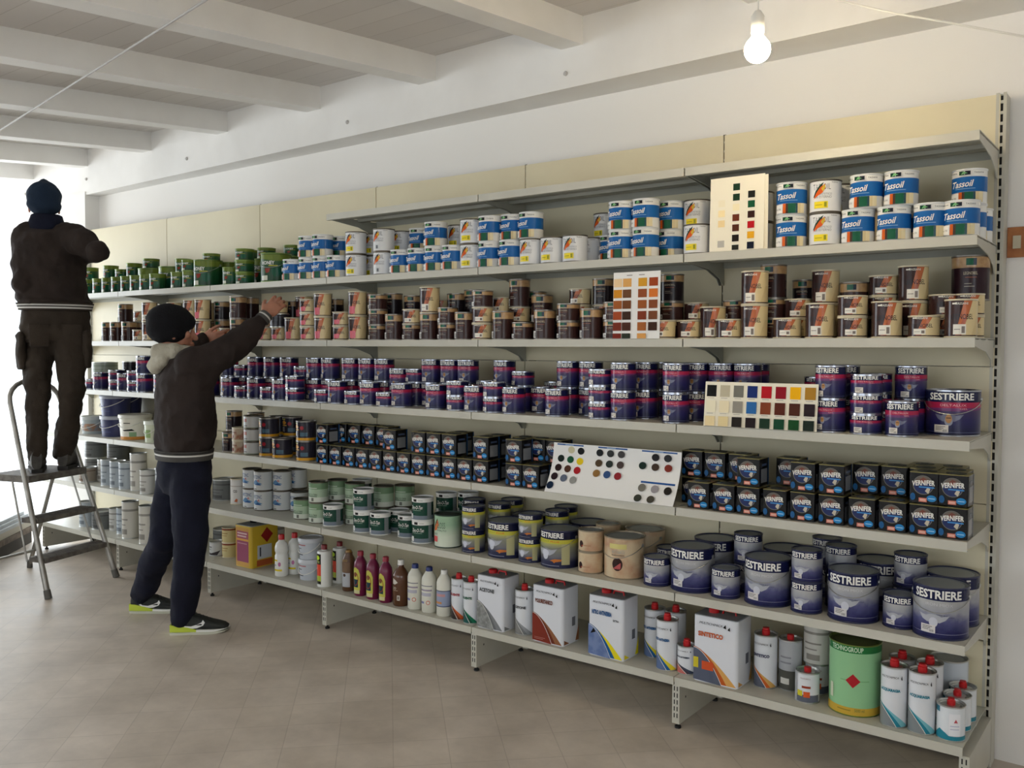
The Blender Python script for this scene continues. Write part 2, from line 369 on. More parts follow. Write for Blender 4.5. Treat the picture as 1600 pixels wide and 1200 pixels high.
# shelves
for s in range(1, 8):
    for i in range(3 if s == 7 else 6):
        z = Z[s]; d = DEP[s]; t = empty('shelf_board', (-i-0.5, 0, z))
        tag(t, 'off-white metal shelf on the %s, %s' % (LEVEL[s], ('leftmost, carrying nothing' if s == 7 and i == 2 else NTH[i]+' bay')), 'shelf', 'shelf boards on the '+LEVEL[s])
        mb = MB(); h = 0.031; e = 0.4975
        mb.box(-e, e, d, -0.005, -0.0025, 0, shelfm)
        mb.box(-e, e, d-0.0015, d+0.0015, -h, 0.0, shelfm); mb.box(-e, e, d, d+0.014, -h, -h+0.002, shelfm)
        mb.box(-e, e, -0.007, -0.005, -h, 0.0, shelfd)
        mb.build('tray', t)
        u = MB()
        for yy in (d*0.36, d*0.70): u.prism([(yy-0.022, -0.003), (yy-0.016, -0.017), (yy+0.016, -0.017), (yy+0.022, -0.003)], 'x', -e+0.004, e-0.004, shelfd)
        u.build('stiffening_rib', t)
        if s > 1:
            for sx in (-1, 1):
                b_ = MB(); x0 = sx*(e-0.0045)
                b_.prism([(-0.004, -0.006), (d+0.012, -0.006), (d+0.012, -0.026), (-0.14, -0.045), (-0.045, -0.075), (-0.020, -0.10), (-0.004, -0.10)], 'x', x0-0.0015, x0+0.0015, shelfd if not (i == 0 and sx > 0) else shelfm)  # brackets carry painted shade, only the right end keeps the lit enamel
                b_.build('bracket', t)
# ------------------------------------------------------------------ tins, boxes and bottles : one builder per kind
KIND = {}   # name -> dict(R, H, parts=[(part name, mesh, label)], look, cat, name, box)
def reg(key, name, look, cat, R, H, parts, lh=None, box=None): KIND[key] = dict(name=name, look=look, cat=cat, R=R, H=H, parts=parts, box=box)
def can_parts(R, H, wall, items, lid=STEEL, rim=STEEL, top_in=0.006, seg=None, sticker=None, handle=False, base=None, taper=0.0, n=40, wallmats=None):
    mb = MB(); e = 0.0016
    prof = [(R-0.003, 0), (R+e, 0.0), (R+e, 0.003), (R, 0.0045)]
    ms = [rim, rim, rim]
    if wallmats:
        for z, m_ in wallmats: prof.append((R, z)); ms.append(m_)
    else: prof.append((R, H-0.0055)); ms.append(wall)
    prof += [(R+e, H-0.004), (R+e, H), (R-0.0015, H), (R-0.0035, H-top_in)]; ms += [rim]*4
    mb.lathe(prof, wall, n, mats=ms, cap=False)
    mb.lathe([(R-0.003, 0.0)]+[(0.0001, 0.0)], rim, n, cap=False)
    art(mb, items, cyl(R))
    parts = [['body', mb.mesh('body'), None]]
    l = MB(); r = R-0.0035; z = H-top_in
    l.lathe([(r, z), (r-0.004, z), (r-0.006, z-0.003), (r-0.011, z-0.003), (r-0.013, z+0.0005), (0.0001, z+0.0005)], lid, n, cap=False)
    parts.append(['lid', l.mesh('lid'), None])
    if sticker:
        st = MB(); u, zc, wd, ht, c1 = sticker[:5]
        it = [('rect', u-wd/2, zc-ht/2, u+wd/2, zc+ht/2, c1)]
        dk = ink(70, 66, 66)
        for k in range(3): it.append(('rect', u-wd*.40, zc+ht*(.28-.2*k)-ht*.035, u+wd*(.30-.12*k), zc+ht*(.28-.2*k)+ht*.035, dk, {'lay': 11}))
        for k in range(5): it.append(('rect', u+wd*(.12+.06*k), zc-ht*.38, u+wd*(.145+.06*k), zc-ht*.08, dk, {'lay': 11}))
        it[0] = it[0]+({'lay': 10},)
        art(st, it, cyl(R)); parts.append(['price_label', st.mesh('price_label'), None])
    if handle:
        hd = MB(); zc = H*0.80; pts = []
        for k in range(17):
            a = pi*k/16; pts.append(((R+0.0035)*cos(a), -(R+0.0035)*sin(a), zc-0.048*sin(a)))
        hd.tube(pts, 0.0013, STEEL, 6)
        for sx in (-1, 1): hd.tube([(sx*(R-0.001), 0, zc), (sx*(R+0.003), 0, zc), (sx*(R+0.0045), 0, zc)], [0.0075, 0.0075, 0.004], STEEL, 12)
        parts.append(['handle', hd.mesh('handle'), 'thin wire bail handle'])
    return parts
W = ink(238, 236, 230); K = ink(24, 24, 26); 
# --- blue banded white tin
def tassoil_blue():
    R, H = .0525, .114; B = ink(30, 100, 168); c = 2*pi*R
    it = [('rect', -c/2, .040, c/2, .088, B)]
    for k in range(26):
        u = -.055+.0042*k; it.append(('poly', [(u, .0405), (u+.0021, .0372), (u+.0042, .0405)], B))
    it += [('rect', -.046, .006, -.022, .033, W), ('rect', -.0205, .004, -.011, .038, ink(206, 96, 36)), ('rect', -.011, .004, -.004, .038, ink(70, 50, 40)),
           ('rect', -.004, .004, .019, .038, ink(24, 88, 62)), ('rect', .019, .004, .025, .038, ink(40, 70, 80)), ('rect', .025, .004, .034, .038, ink(214, 196, 150)), ('rect', .034, .004, .046, .038, ink(226, 212, 172)),
           ('text', 'Tassoil', -.010, .064, .060, .021, W, {'bold': .02, 'shear': .3, 'slope': .06}),
           ('rect', -.030, .0475, .024, .0495, ink(130, 178, 222)),
           ('rect', -.019, .0925, -.005, .105, ink(28, 72, 50)), ('rect', -.0035, .0925, .011, .105, ink(30, 34, 44)), ('poly', [(-.014, .094), (-.008, .104), (.004, .098), (.006, .104)][:3], ink(120, 180, 120)),
           ('text', 'TASSANI', .033, .099, .026, .0055, K), ('text', 'TASSANI', -.036, .099, .022, .0050, K),
           ('text', 'ml 750', -.034, .019, .016, .006, ink(90, 86, 82))]
    return can_parts(R, H, W, it, rim=mat('white_tin_rim', S(225, 225, 222), .35))
reg('tb', 'paint_tin', 'blue-banded white paint tin', 'paint tin', .0525, .114, tassoil_blue())
def tassoil_white(yel=True):
    R, H = .0525, .112; G = ink(120, 122, 128); DG = ink(40, 62, 44)
    it = [('text', 'TASSOIL', .0, .087, .062, .020, G), ('text', 'SINTETICO', .014, .062, .042, .007, G), ('text', 'PER ESTERNO', .004, .052, .060, .008, G),
          ('poly', [(-.030, .052), (-.020, .074), (-.004, .094), (.008, .102), (.002, .086), (-.010, .066), (-.022, .054)], DG),
          ('poly', [(-.028, .046), (-.018, .066), (-.002, .086), (.012, .096), (.014, .082), (.004, .066), (-.010, .058)], ink(214, 92, 34)),
          ('poly', [(.006, .070), (.014, .086), (.010, .094), (.000, .080)], ink(206, 178, 62)),
          ('text', 'TASSANI', .044, .101, .022, .004, K)]
    it += [('rect', -.024, .014, .022, .037, ink(236, 214, 48)), ('rect', .010, .018, .018, .034, ink(150, 150, 40)), ('rect', -.019, .024, .004, .026, ink(150, 140, 40))] if yel else \
          [('rect', -.020, .012, .016, .036, ink(214, 216, 216)), ('rect', -.004, .014, .008, .030, G)]
    return can_parts(R, H, ink(226, 226, 226), it, rim=mat('dark_tin_rim', S(96, 88, 76), .4, .6))
reg('tw', 'paint_tin', 'white tin with leaf and yellow label', 'paint tin', .0525, .112, tassoil_white())
reg('tv', 'paint_tin', 'white tin with leaf and grey label', 'paint tin', .0525, .112, tassoil_white(False))
# --- green tins
def honey(R, H):
    c = 2*pi*R; k = H/.11; s = R/.0525
    it = [('rect', -c/2, H*.80, c/2, H*.95, ink(104, 120, 46)), ('poly', [(-c/2, H*.80), (-.03*s, H*.80), (.02*s, H*.72), (c/2, H*.80), (c/2, H*.81), (-c/2, H*.81)], ink(104, 120, 46)),
          ('text', 'HONEY', -.006*s, H*.66, .050*s, H*.13, W, {'bold': .02}), ('rect', -.002*s, H*.55, .030*s, H*.575, ink(200, 190, 60)),
          ('poly', [(-.018*s, H*.46), (.004*s, H*.48), (.0*s, H*.34), (-.012*s, H*.30)], ink(140, 52, 40)), ('ell', .024*s, H*.34, .016*s, H*.16, ink(24, 84, 60)),
          ('rect', -.034*s, H*.06, -.006*s, H*.22, ink(206, 206, 190)), ('rect', -c/2, H*.03, c/2, H*.045, ink(90, 130, 60))]
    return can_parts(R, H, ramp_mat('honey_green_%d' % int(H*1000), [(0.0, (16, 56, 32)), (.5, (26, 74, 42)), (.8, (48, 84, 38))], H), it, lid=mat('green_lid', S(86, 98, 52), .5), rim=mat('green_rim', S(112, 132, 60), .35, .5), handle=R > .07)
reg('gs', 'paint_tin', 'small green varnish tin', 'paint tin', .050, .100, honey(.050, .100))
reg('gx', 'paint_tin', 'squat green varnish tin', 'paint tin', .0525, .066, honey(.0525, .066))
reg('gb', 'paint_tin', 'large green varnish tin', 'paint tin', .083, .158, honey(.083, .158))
# --- wood stain tins
DB = (58, 36, 34)
def legno(H, pink=False):
    R = .0475; k = H/.122; wt = ink(232, 226, 214)
    it = [('poly', [(-.036, .008), (-.018, .008), (.014, H-.006), (-.012, H-.006)], ink(190, 106, 66)), ('poly', [(-.030, .012), (-.022, .012), (-.004, H*.5), (-.014, H*.5)], ink(172, 88, 54)),
          ('poly', [(-.018, .008), (.052, .008), (.060, H-.006), (.014, H-.006)], ink(222, 200, 152)), ('poly', [(.012, .008), (.052, .008), (.052, H*.55), (.034, H*.55)] if H > .1 else [(.030, .008), (.052, .008), (.052, H*.5)], ink(214, 190, 142)),
          ('text', 'LEGNOBEL', .002, H*.54, .066, .0165*min(1, k+.15), ink(44, 40, 44), {'bold': .008}), ('text', 'TASSANI', .0, H*.88, .036, .0075, wt, {'bold': .01}), ('rect', -.040, H*.86, -.026, H*.90, wt)]
    if pink: it += [('rect', -.036, .010, -.004, .010+H*.30, ink(214, 104, 118))]
    else: it += [('rect', -.036, .010, .000, .010+H*.26, wt), ('rect', -.012, .014, -.003, .006+H*.24, ink(120, 108, 100)), ('rect', -.033, .010+H*.12, -.016, .010+H*.14, ink(140, 130, 120))]
    def sh(i_):
        if i_[0] == 'poly': return ('poly', [(u+.030, z) for u, z in i_[1]])+tuple(i_[2:])
        if i_[0] == 'rect': return ('rect', i_[1]+.024, i_[2], i_[3]+.024, i_[4])+tuple(i_[5:])
        return ('text', i_[1], i_[2]+.011)+tuple(i_[3:])
    it = [sh(i_) for i_ in it]
    return can_parts(R, H, ink(*DB), it, rim=mat('cream_tin_rim', S(214, 202, 172), .45), lid=mat('cream_lid', S(206, 196, 170), .5))
reg('lt', 'wood_stain_tin', 'brown tin with orange stripe', 'wood stain tin', .0475, .122, legno(.122))
reg('ls', 'wood_stain_tin', 'squat brown tin with orange stripe', 'wood stain tin', .0475, .072, legno(.072))
reg('pt', 'wood_stain_tin', 'brown tin with pink sticker', 'wood stain tin', .0475, .122, legno(.122, True))
reg('ps', 'wood_stain_tin', 'squat brown tin with pink sticker', 'wood stain tin', .0475, .072, legno(.072, True))
def stain(R, H, body=DB, stick=True):
    c = 2*pi*R; wt = ink(214, 210, 204); wood = mat('printed_wood_band', S(186, 150, 104), .3, noise=(S(160, 120, 80), 40, .4, .65)); a = H*.72
    it = [('rect', -c/2, a, c/2, H-.006, wood), ('rect', -.008, a+.2*(H-a), .014, H-.25*(H-a), ink(22, 92, 66)), ('rect', .014, a+.2*(H-a), .024, H-.25*(H-a), ink(28, 44, 60)), ('text', 'TASSANI', .008, a+.14*(H-a), .026, .004, wt),
          ('text', 'LEGNOBEL', .006, H*.60, .042, H*.065, ink(206, 190, 160)), ('rect', -.010, H*.50, .024, H*.515, ink(150, 84, 60)), ('rect', -.012, H*.36, .010, H*.375, ink(170, 160, 146)), ('rect', -.012, H*.30, .018, H*.315, ink(170, 160, 146))]
    if stick: it += [('rect', -.040, .006, -.016, .006+H*.24, wt), ('rect', -.024, .010, -.018, .002+H*.22, ink(120, 116, 112))]
    return can_parts(R, H, ink(*body), it, rim=mat('steel_rim_dark', S(140, 134, 126), .35, .7), lid=DKSTEEL)
reg('st', 'wood_stain_tin', 'dark brown wood-banded tin', 'wood stain tin', .0475, .125, stain(.0475, .125))
reg('ss', 'wood_stain_tin', 'squat dark wood-banded tin', 'wood stain tin', .0475, .074, stain(.0475, .074))
reg('sb', 'wood_stain_tin', 'big dark brown wood-banded tin', 'wood stain tin', .058, .150, stain(.058, .150, (46, 26, 34), False))
reg('sd', 'wood_stain_tin', 'plain dark brown tin', 'wood stain tin', .0475, .110, stain(.0475, .110, (38, 30, 34), False))
# --- navy enamel tins with pink band
def emblem(u, z, s, face=True):
    g = ink(112, 114, 138) if face else ink(176, 178, 186)
    it = [('ell', u, z, .019*s, .010*s, g), ('poly', [(u-.032*s, z+.009*s), (u-.024*s, z-.003*s), (u-.012*s, z-.009*s), (u-.008*s, z+.004*s)], g), ('poly', [(u+.008*s, z+.004*s), (u+.012*s, z-.009*s), (u+.024*s, z-.002*s), (u+.033*s, z+.009*s)], g), ('ell', u, z-.008*s, .009*s, .011*s, ink(140, 144, 160) if face else ink(200, 202, 212))]
    if face: it += [('ell', u, z-.002*s, .007*s, .0105*s, ink(176, 128, 78)), ('rect', u-.005*s, z-.001*s, u+.005*s, z+.001*s, ink(60, 40, 30))]
    return it
def deltalux(R, H, small=False):
    c = 2*pi*R; s = R/.0525; T = H*.74 if not small else H*.70
    wall = ramp_mat('navy_purple_%d' % int(H*1000+R*1e5), [(0.0, (18, 20, 50)), (.14, (28, 29, 72)), (.34, (40, 38, 90)), (.60, (70, 54, 94))], H)
    it = [('rect', -c/2, T, c/2, H-.005, ink(24, 28, 66)), ('poly', [(-c/2, T*.80), (c/2, T*.86), (c/2, T), (-c/2, T)], ink(172, 40, 78)), ('poly', [(-c/2, T*.74), (.02*s, T*.74), (c/2, T*.83), (c/2, T*.86), (-c/2, T*.80)], ink(112, 58, 108)),
          ('text', 'SESTRIERE', .002*s, (T+H)/2-.001, .092*s, (H-T)*.60, W, {'bold': .028}), ('text', 'DELTALUX', .006*s, T*.915, .050*s, H*.05, ink(236, 170, 180)), ('text', 'GEL', .026*s, T*.815, .016*s, H*.04, ink(240, 150, 160))]
    if not small: it += emblem(-.002*s, H*.40, s*.86)
    it += [('rect', -c/2, H*.085, c/2, H*.092, ink(130, 134, 170))]
    return can_parts(R, H, wall, it, sticker=(-.016*s, H*(.16 if not small else .22), .028*s, H*(.17 if not small else .27), ink(222, 214, 204)), handle=R > .07, lid=STEEL, rim=mat('bright_rim', S(176, 180, 190), .2, .9))
reg('dt', 'enamel_tin', 'navy enamel tin with pink band', 'paint tin', .0505, .113, deltalux(.0505, .113))
reg('ds', 'enamel_tin', 'squat navy tin with pink band', 'paint tin', .0505, .066, deltalux(.0505, .066, True))
reg('db', 'enamel_tin', 'large navy tin with pink band', 'paint tin', .083, .150, deltalux(.083, .150))
# --- black square tins
DGOLD = mat('thin_gold_edge', S(150, 138, 84), .35, .7)
def vernifer():
    w, H, d = .087, .100, .087; mb = MB(); bk = mat('black_gloss_tin', S(18, 18, 22), .2, spec=.28)
    mb.rbox(w, d, H-.004, .006, bk, .002); y = -d/2
    g = ink(112, 110, 104)
    it = [('ell', -.002, .059, .031, .031, g), ('ell', -.002, .059, .0285, .0285, ink(38, 50, 96)), ('poly', [(-.002+.028*cos(a), .059+.028*sin(a)) for a in [radians(q) for q in range(12, 170, 12)]], ink(110, 98, 88)),
          ('poly', [(-.012, .076), (-.002, .084), (.008, .078), (.004, .066), (-.008, .066)], ink(120, 70, 60)), ('poly', [(.004, .040), (.012, .054), (.020, .048), (.014, .032)], ink(196, 188, 170)),
          ('text', 'VERNIFER', -.001, .0645, .068, .0165, W, {'bold': .025, 'slope': .07, 'arc': .002}), ('rect', -.014, .0505, .032, .0545, ink(70, 140, 206)),
          ('rect', -.014, .005, .010, .018, ink(206, 120, 104)), ('rect', -.011, .008, .007, .015, ink(226, 176, 160)), ('ell', .024, .018, .0145, .0105, ink(40, 128, 190)), ('rect', .014, .016, .034, .019, ink(150, 200, 230)), ('ell', -.032, .020, .008, .012, ink(30, 88, 140))]
    art(mb, it, flat(y), step=0)
    art(mb, [('rect', -.030, .012, .026, .062, ink(128, 130, 134)), ('rect', -.024, .072, .020, .080, ink(70, 84, 110)), ('rect', .031, .0, .040, .098, ink(34, 70, 110))], sideR(w/2), step=0)
    parts = [['body', mb.mesh('body'), None]]
    r = MB(); r.rbox(w+.0006, d+.0006, .0016, .006, DGOLD, H-.0022); parts.append(['rim', r.mesh('rim'), 'gold coloured rims'])
    l = MB(); l.lathe([(.030, H-.001), (.030, H+.0012), (.026, H+.002), (.012, H+.002), (.012, H+.0032), (.0001, H+.0032)], mat('dark_lid', S(70, 72, 66), .4, .6), 24, cap=False); parts.append(['lid', l.mesh('lid'), None])
    return parts
reg('v', 'square_paint_tin', 'black square tin with blue disc', 'paint tin', .044, .1035, vernifer(), box=(.0872, .0872))
# --- silver to navy tins
def iron(R, H, sub=True):
    c = 2*pi*R; s = R/.0525; T = H*.745
    wall = ramp_mat('silver_navy_%d' % int(H*1000), [(0.0, (26, 28, 66)), (.14, (38, 40, 92)), (.36, (86, 88, 130)), (.52, (158, 160, 170)), (.72, (176, 176, 176))], H, .3, .25, .18)
    it = [('rect', -c/2, T, c/2, H-.004, ink(26, 30, 68)), ('text', 'SESTRIERE', .002*s, (T+H)/2-.002, .096*s, (H-T)*.66, W, {'bold': .03}), ('rect', -c/2, H*.115, c/2, H*.121, ink(170, 172, 190))]
    if sub: it += [('text', 'IRON MIOX', .006*s, T*.90, .052*s, H*.055, ink(206, 208, 210)), ('text', 'PITTURA', .012*s, H*.475, .020*s, H*.022, ink(60, 64, 100)), ('text', 'ANTICORROSIVA', .018*s, H*.445, .034*s, H*.022, ink(60, 64, 100))]
    it += emblem(-.004*s, H*.40, s*.9, False)
    return can_parts(R, H, wall, it, sticker=(-.014*s, H*.20, .028*s, H*.15, ink(214, 210, 208)), handle=R > .07, lid=DKSTEEL, rim=mat('navy_rim', S(60, 64, 92), .3, .6), top_in=.004)
reg('ib', 'metal_paint_tin', 'large silver and navy tin', 'paint tin', .083, .168, iron(.083, .168))
reg('is', 'metal_paint_tin', 'small silver and navy tin', 'paint tin', .0525, .110, iron(.0525, .110, False))
def yellowgrey(R, H):
    c = 2*pi*R; s = R/.0525; T = H*.76
    wall = ramp_mat('yellow_grey_%d' % int(H*1000), [(0.0, (30, 34, 64)), (.16, (40, 44, 76)), (.30, (110, 110, 118)), (.55, (140, 142, 120)), (.70, (186, 180, 84))], H, .3)
    it = [('rect', -c/2, T, c/2, H-.004, ink(24, 28, 58)), ('rect', -c/2, T*.86, c/2, T, ink(196, 190, 72)), ('text', 'SESTRIERE', .002*s, (T+H)/2-.001, .078*s, (H-T)*.6, W, {'bold': .03}),
          ('text', 'MAT', -.010*s, T*.93, .024*s, H*.045, ink(150, 160, 60)), ('text', 'PLUS', .018*s, T*.93, .024*s, H*.045, ink(216, 120, 40), {'bold': .02}),
          ('poly', [(.004*s, H*.20), (.018*s, H*.25), (.040*s, H*.24), (.034*s, H*.19), (.020*s, H*.17), (.016*s, H*.14), (.012*s, H*.18)], ink(196, 116, 56)), ('rect', -.034*s, H*.06, .030*s, H*.075, ink(150, 152, 170))]
    it += emblem(-.010*s, H*.42, s*1.05, False)+[('ell', -.010*s, H*.40, .012*s, H*.09, ink(206, 208, 220))]
    it += [('rect', .036*s, H*.10, .058*s, T*.86, ink(176, 172, 130))]
    return can_parts(R, H, wall, it, handle=R > .07, lid=DKSTEEL, rim=mat('navy_rim', S(60, 64, 92), .3, .6), top_in=.004)
reg('yb', 'metal_paint_tin', 'large navy tin with yellow band', 'paint tin', .083, .158, yellowgrey(.083, .158))
reg('ys', 'metal_paint_tin', 'small navy tin with yellow band', 'paint tin', .0525, .104, yellowgrey(.0525, .104))
def tan_wood(R, H):
    s = R/.0525; wall = mat('mottled_tan_print', S(206, 184, 150), .35, noise=(S(186, 144, 112), 14, .45, .66))
    it = [('ell', (-.018 if R < .07 else .010)*s, H*.36, .011*s if R < .07 else .014*s, H*.16, ink(52, 32, 30))]
    if R > .07:
        for k in range(4): it.append(('poly', [(-.002*s+k*.005*s, H*.25), (.001*s+k*.005*s, H*.24), (.020*s, H*(.38-.03*k)), (.018*s, H*(.40-.03*k))], ink(186, 90, 90)))
        it += [('text', 'INTONACO', .012*s, H*.66, .034*s, H*.08, ink(170, 176, 170)), ('rect', -.006*s, H*.575, .028*s, H*.59, ink(90, 84, 78)), ('rect', -.012*s, H*.74, .034*s, H*.86, ink(214, 202, 130))]
    else: it += [('poly', [(-.018, H*.24), (-.012, H*.34), (-.008, H*.26)], ink(170, 70, 50)), ('rect', -.004, H*.28, .026, H*.33, ink(180, 140, 110))]
    return can_parts(R, H, wall, it, handle=R > .07, lid=DKSTEEL, rim=mat('tan_rim', S(150, 138, 118), .35, .5))
reg('wb', 'wood_paint_tin', 'large mottled tan tin', 'paint tin', .083, .165, tan_wood(.083, .165))
reg('ws', 'wood_paint_tin', 'small mottled tan tin', 'paint tin', .0525, .088, tan_wood(.0525, .088))
def zinco(dark=True):
    R, H = .0515, .108; c = 2*pi*R
    if dark:
        it = [('rect', -c/2, H*.80, c/2, H*.96, W), ('rect', -.016, H*.825, .004, H*.935, K), ('text', 'TASSANI', .022, H*.88, .024, .005, ink(90, 90, 90)), ('text', 'Zinc-O-Tan', .002, H*.58, .064, H*.16, W, {'shear': .3, 'bold': .012}),
              ('rect', -.026, H*.44, .026, H*.46, ink(150, 176, 160)), ('rect', -c/2, H*.05, c/2, H*.22, ink(120, 130, 142)), ('rect', -.040, H*.08, -.018, H*.30, ink(226, 226, 222)), ('rect', .056, H*.05, .080, H*.80, ink(130, 136, 138))]
        return can_parts(R, H, ink(28, 70, 56), it, lid=DKSTEEL, rim=mat('white_tin_rim', S(225, 225, 222), .35))
    it = [('rect', -c/2, H*.66, c/2, H*.96, ink(118, 146, 112)), ('rect', -.03, H*.70, .03, H*.73, ink(210, 216, 200)), ('text', 'ZINC-O-TAN', .0, H*.40, .062, H*.09, ink(40, 56, 50), {'bold': .01}), ('rect', -.028, H*.30, .030, H*.33, ink(80, 90, 84)),
          ('rect', -.002, H*.08, .012, H*.24, ink(110, 112, 104)), ('rect', -.022, H*.08, -.012, H*.22, ink(190, 196, 186)), ('rect', -c/2, H*.03, c/2, H*.27, ink(206, 210, 196), {'lay': 0})]
    return can_parts(R, H, ink(168, 188, 160), it, lid=mat('green_black_lid', S(40, 52, 44), .5), rim=mat('dark_tin_rim', S(96, 88, 76), .4, .6))
reg('zd', 'zinc_paint_tin', 'dark green tin with white band', 'paint tin', .0515, .108, zinco())
reg('zl', 'zinc_paint_tin', 'pale green tin with dark lid', 'paint tin', .0515, .108, zinco(False))
def palegreen():
    R, H = .064, .152
    it = [('poly', [(-.050, .078), (-.042, .104), (-.020, .136), (-.014, .112), (-.030, .086)], ink(70, 92, 60)), ('poly', [(-.048, .074), (-.038, .098), (-.018, .128), (-.010, .104), (-.026, .080)], ink(216, 98, 50)), ('poly', [(-.036, .082), (-.022, .112), (-.014, .100)], ink(226, 150, 90)),
          ('text', 'GLOSS', -.002, .104, .050, .028, ink(90, 112, 96)), ('text', 'SMALTO', .004, .080, .048, .008, ink(90, 112, 96)), ('text', 'SINT', -.030, .062, .026, .010, ink(60, 90, 80)), ('rect', -.050, .026, -.018, .052, ink(214, 92, 92))]
    return can_parts(R, H, ramp_mat('pale_green_fade', [(0, (216, 222, 206)), (.35, (206, 216, 196)), (.7, (156, 188, 156))], H, .3), it, lid=mat('green_black_lid', S(40, 52, 44), .5), rim=mat('dark_green_rim', S(40, 60, 48), .4, .3))
reg('pg', 'paint_tin', 'pale green tin with orange leaf', 'paint tin', .064, .152, palegreen())
def wet():
    R, H = .0525, .112; b1 = ink(56, 96, 150)
    it = [('text', 'WETZINC', -.004, H*.70, .066, H*.17, b1, {'bold': .01}), ('poly', [(-.036, H*.36), (-.020, H*.50), (-.004, H*.56), (.010, H*.44), (.034, H*.36), (.010, H*.30), (-.020, H*.32)], ink(96, 140, 184)), ('poly', [(-.020, H*.30), (.006, H*.40), (.030, H*.28)], b1), ('rect', -.02, H*.08, .0, H*.11, K), ('poly', [(.0, H*.5), (.012, H*.58), (.018, H*.46)], ink(196, 130, 130))]
    return can_parts(R, H, ink(214, 216, 216), it, lid=mat('green_black_lid', S(40, 52, 44), .5), rim=mat('dark_tin_rim', S(96, 88, 76), .4, .6))
reg('we', 'zinc_paint_tin', 'white tin with blue splash print', 'paint tin', .0525, .112, wet())
reg('co', 'paint_tin', 'tall white tin with orange mark', 'paint tin', .050, .150, can_parts(.050, .150, ink(214, 210, 204), [('text', 'CO', .012, .078, .024, .016, K, {'bold': .03}), ('poly', [(.006, .018), (.018, .036), (.028, .030), (.024, .014)], ink(204, 110, 70)), ('rect', -.16, .106, .16, .109, ink(150, 130, 110))], rim=mat('cream_tin_rim', S(214, 202, 172), .45)))
reg('ru', 'paint_tin', 'squat white tin with red number', 'paint tin', .0525, .072, can_parts(.0525, .072, ink(206, 206, 204), [('text', '8', -.020, .046, .012, .020, ink(186, 52, 44), {'bold': .04}), ('text', '8', -.004, .046, .012, .020, ink(190, 80, 60), {'bold': .04}), ('rect', -.020, .014, .006, .018, ink(90, 90, 90)), ('rect', -.16, .004, .16, .008, ink(150, 160, 140))], rim=mat('dark_tin_rim', S(96, 88, 76), .4, .6)))
def impreg(H):
    R = .054; c = 2*pi*R; s = H/.105
    it = [('rect', -c/2, .004, c/2, H*.17, ink(206, 150, 40)), ('poly', [(-.042, H*.78), (-.018, H*.84), (-.004, H*.70), (-.016, H*.62), (-.040, H*.64)], ink(206, 142, 50)), ('rect', -.040, H*.54, -.002, H*.60, ink(196, 150, 70)),
          ('rect', -.040, H*.24, -.032, H*.50, ink(170, 160, 150)), ('rect', -.026, H*.24, -.018, H*.50, ink(170, 160, 150)), ('ell', .016, H*.66, .011, H*.10, ink(150, 40, 50)), ('rect', .006, H*.24, .046, H*.44, ink(70, 96, 112)), ('rect', -.046, H*.86, -.010, H*.92, ink(170, 160, 70))]
    return can_parts(R, H, ink(44, 42, 52), it, rim=mat('steel_rim_dark', S(140, 134, 126), .35, .7), lid=DKSTEEL)
reg('im', 'primer_tin', 'dark tin with gold base', 'paint tin', .054, .105, impreg(.105))
reg('be', 'filler_tin', 'squat beige tin', 'paint tin', .050, .072, can_parts(.050, .072, mat('beige_print', S(186, 166, 140), .4, noise=(S(150, 90, 60), 20, .5, .62)), [('rect', -.02, .044, .016, .048, ink(120, 70, 50)), ('ell', -.014, .022, .010, .010, ink(130, 56, 44))], rim=mat('cream_tin_rim', S(214, 202, 172), .45)))
reg('by', 'filler_tin', 'cream tin with brown stripe', 'paint tin', .045, .088, can_parts(.045, .088, ink(206, 190, 140), [('rect', -.14, .074, .14, .084, ink(130, 60, 44)), ('rect', -.03, .054, .03, .058, ink(150, 110, 60)), ('ell', -.022, .010, .012, .007, ink(130, 52, 40)), ('rect', -.02, .040, .026, .044, ink(170, 140, 90))], rim=mat('cream_tin_rim', S(214, 202, 172), .45)))
reg('wk', 'paint_tin', 'small white tin with dark swirl', 'paint tin', .047, .082, can_parts(.047, .082, ink(190, 190, 188), [('poly', [(-.06, .006), (.04, .006), (.06, .034), (.0, .016), (-.06, .030)], ink(60, 56, 58)), ('rect', -.03, .050, .006, .056, ink(90, 90, 90)), ('rect', -.03, .036, .0, .040, ink(120, 120, 120))], rim=STEEL))
# plain shop tins on the far left, seen in glare
def plain(R, H, col, bandcol, lid=DKSTEEL):
    it = [('rect', -2*R, H*.74, 2*R, H*.80, ink(*bandcol)), ('rect', -R*.7, H*.5, R*.6, H*.54, ink(*bandcol)), ('rect', -R*.7, H*.36, R*.3, H*.39, ink(*bandcol)), ('rect', -R*.5, H*.12, R*.5, H*.26, ink(*bandcol))]
    return can_parts(R, H, ink(*col), it, lid=lid)
reg('g1', 'solvent_can', 'round pale grey can', 'can', .050, .150, plain(.050, .150, (196, 194, 188), (140, 136, 130)))
reg('g2', 'solvent_can', 'wide dark grey can', 'can', .075, .125, plain(.075, .125, (104, 106, 104), (80, 80, 80)))
reg('g3', 'solvent_can', 'tall pale can', 'can', .052, .240, plain(.052, .240, (206, 202, 192), (150, 146, 138)))
reg('g4', 'solvent_can', 'grey-blue can', 'can', .050, .175, plain(.050, .175, (176, 184, 190), (120, 128, 136)))
reg('g5', 'solvent_can', 'squat brown-labelled can', 'can', .056, .100, plain(.056, .100, (150, 138, 124), (110, 90, 76)))
reg('dk', 'enamel_tin', 'squat all-dark tin', 'paint tin', .0525, .072, plain(.0525, .072, (44, 42, 48), (70, 66, 72)))
reg('gp', 'grey_pail', 'pale grey-green pail', 'pail', .085, .110, plain(.085, .110, (150, 158, 146), (120, 130, 116)))
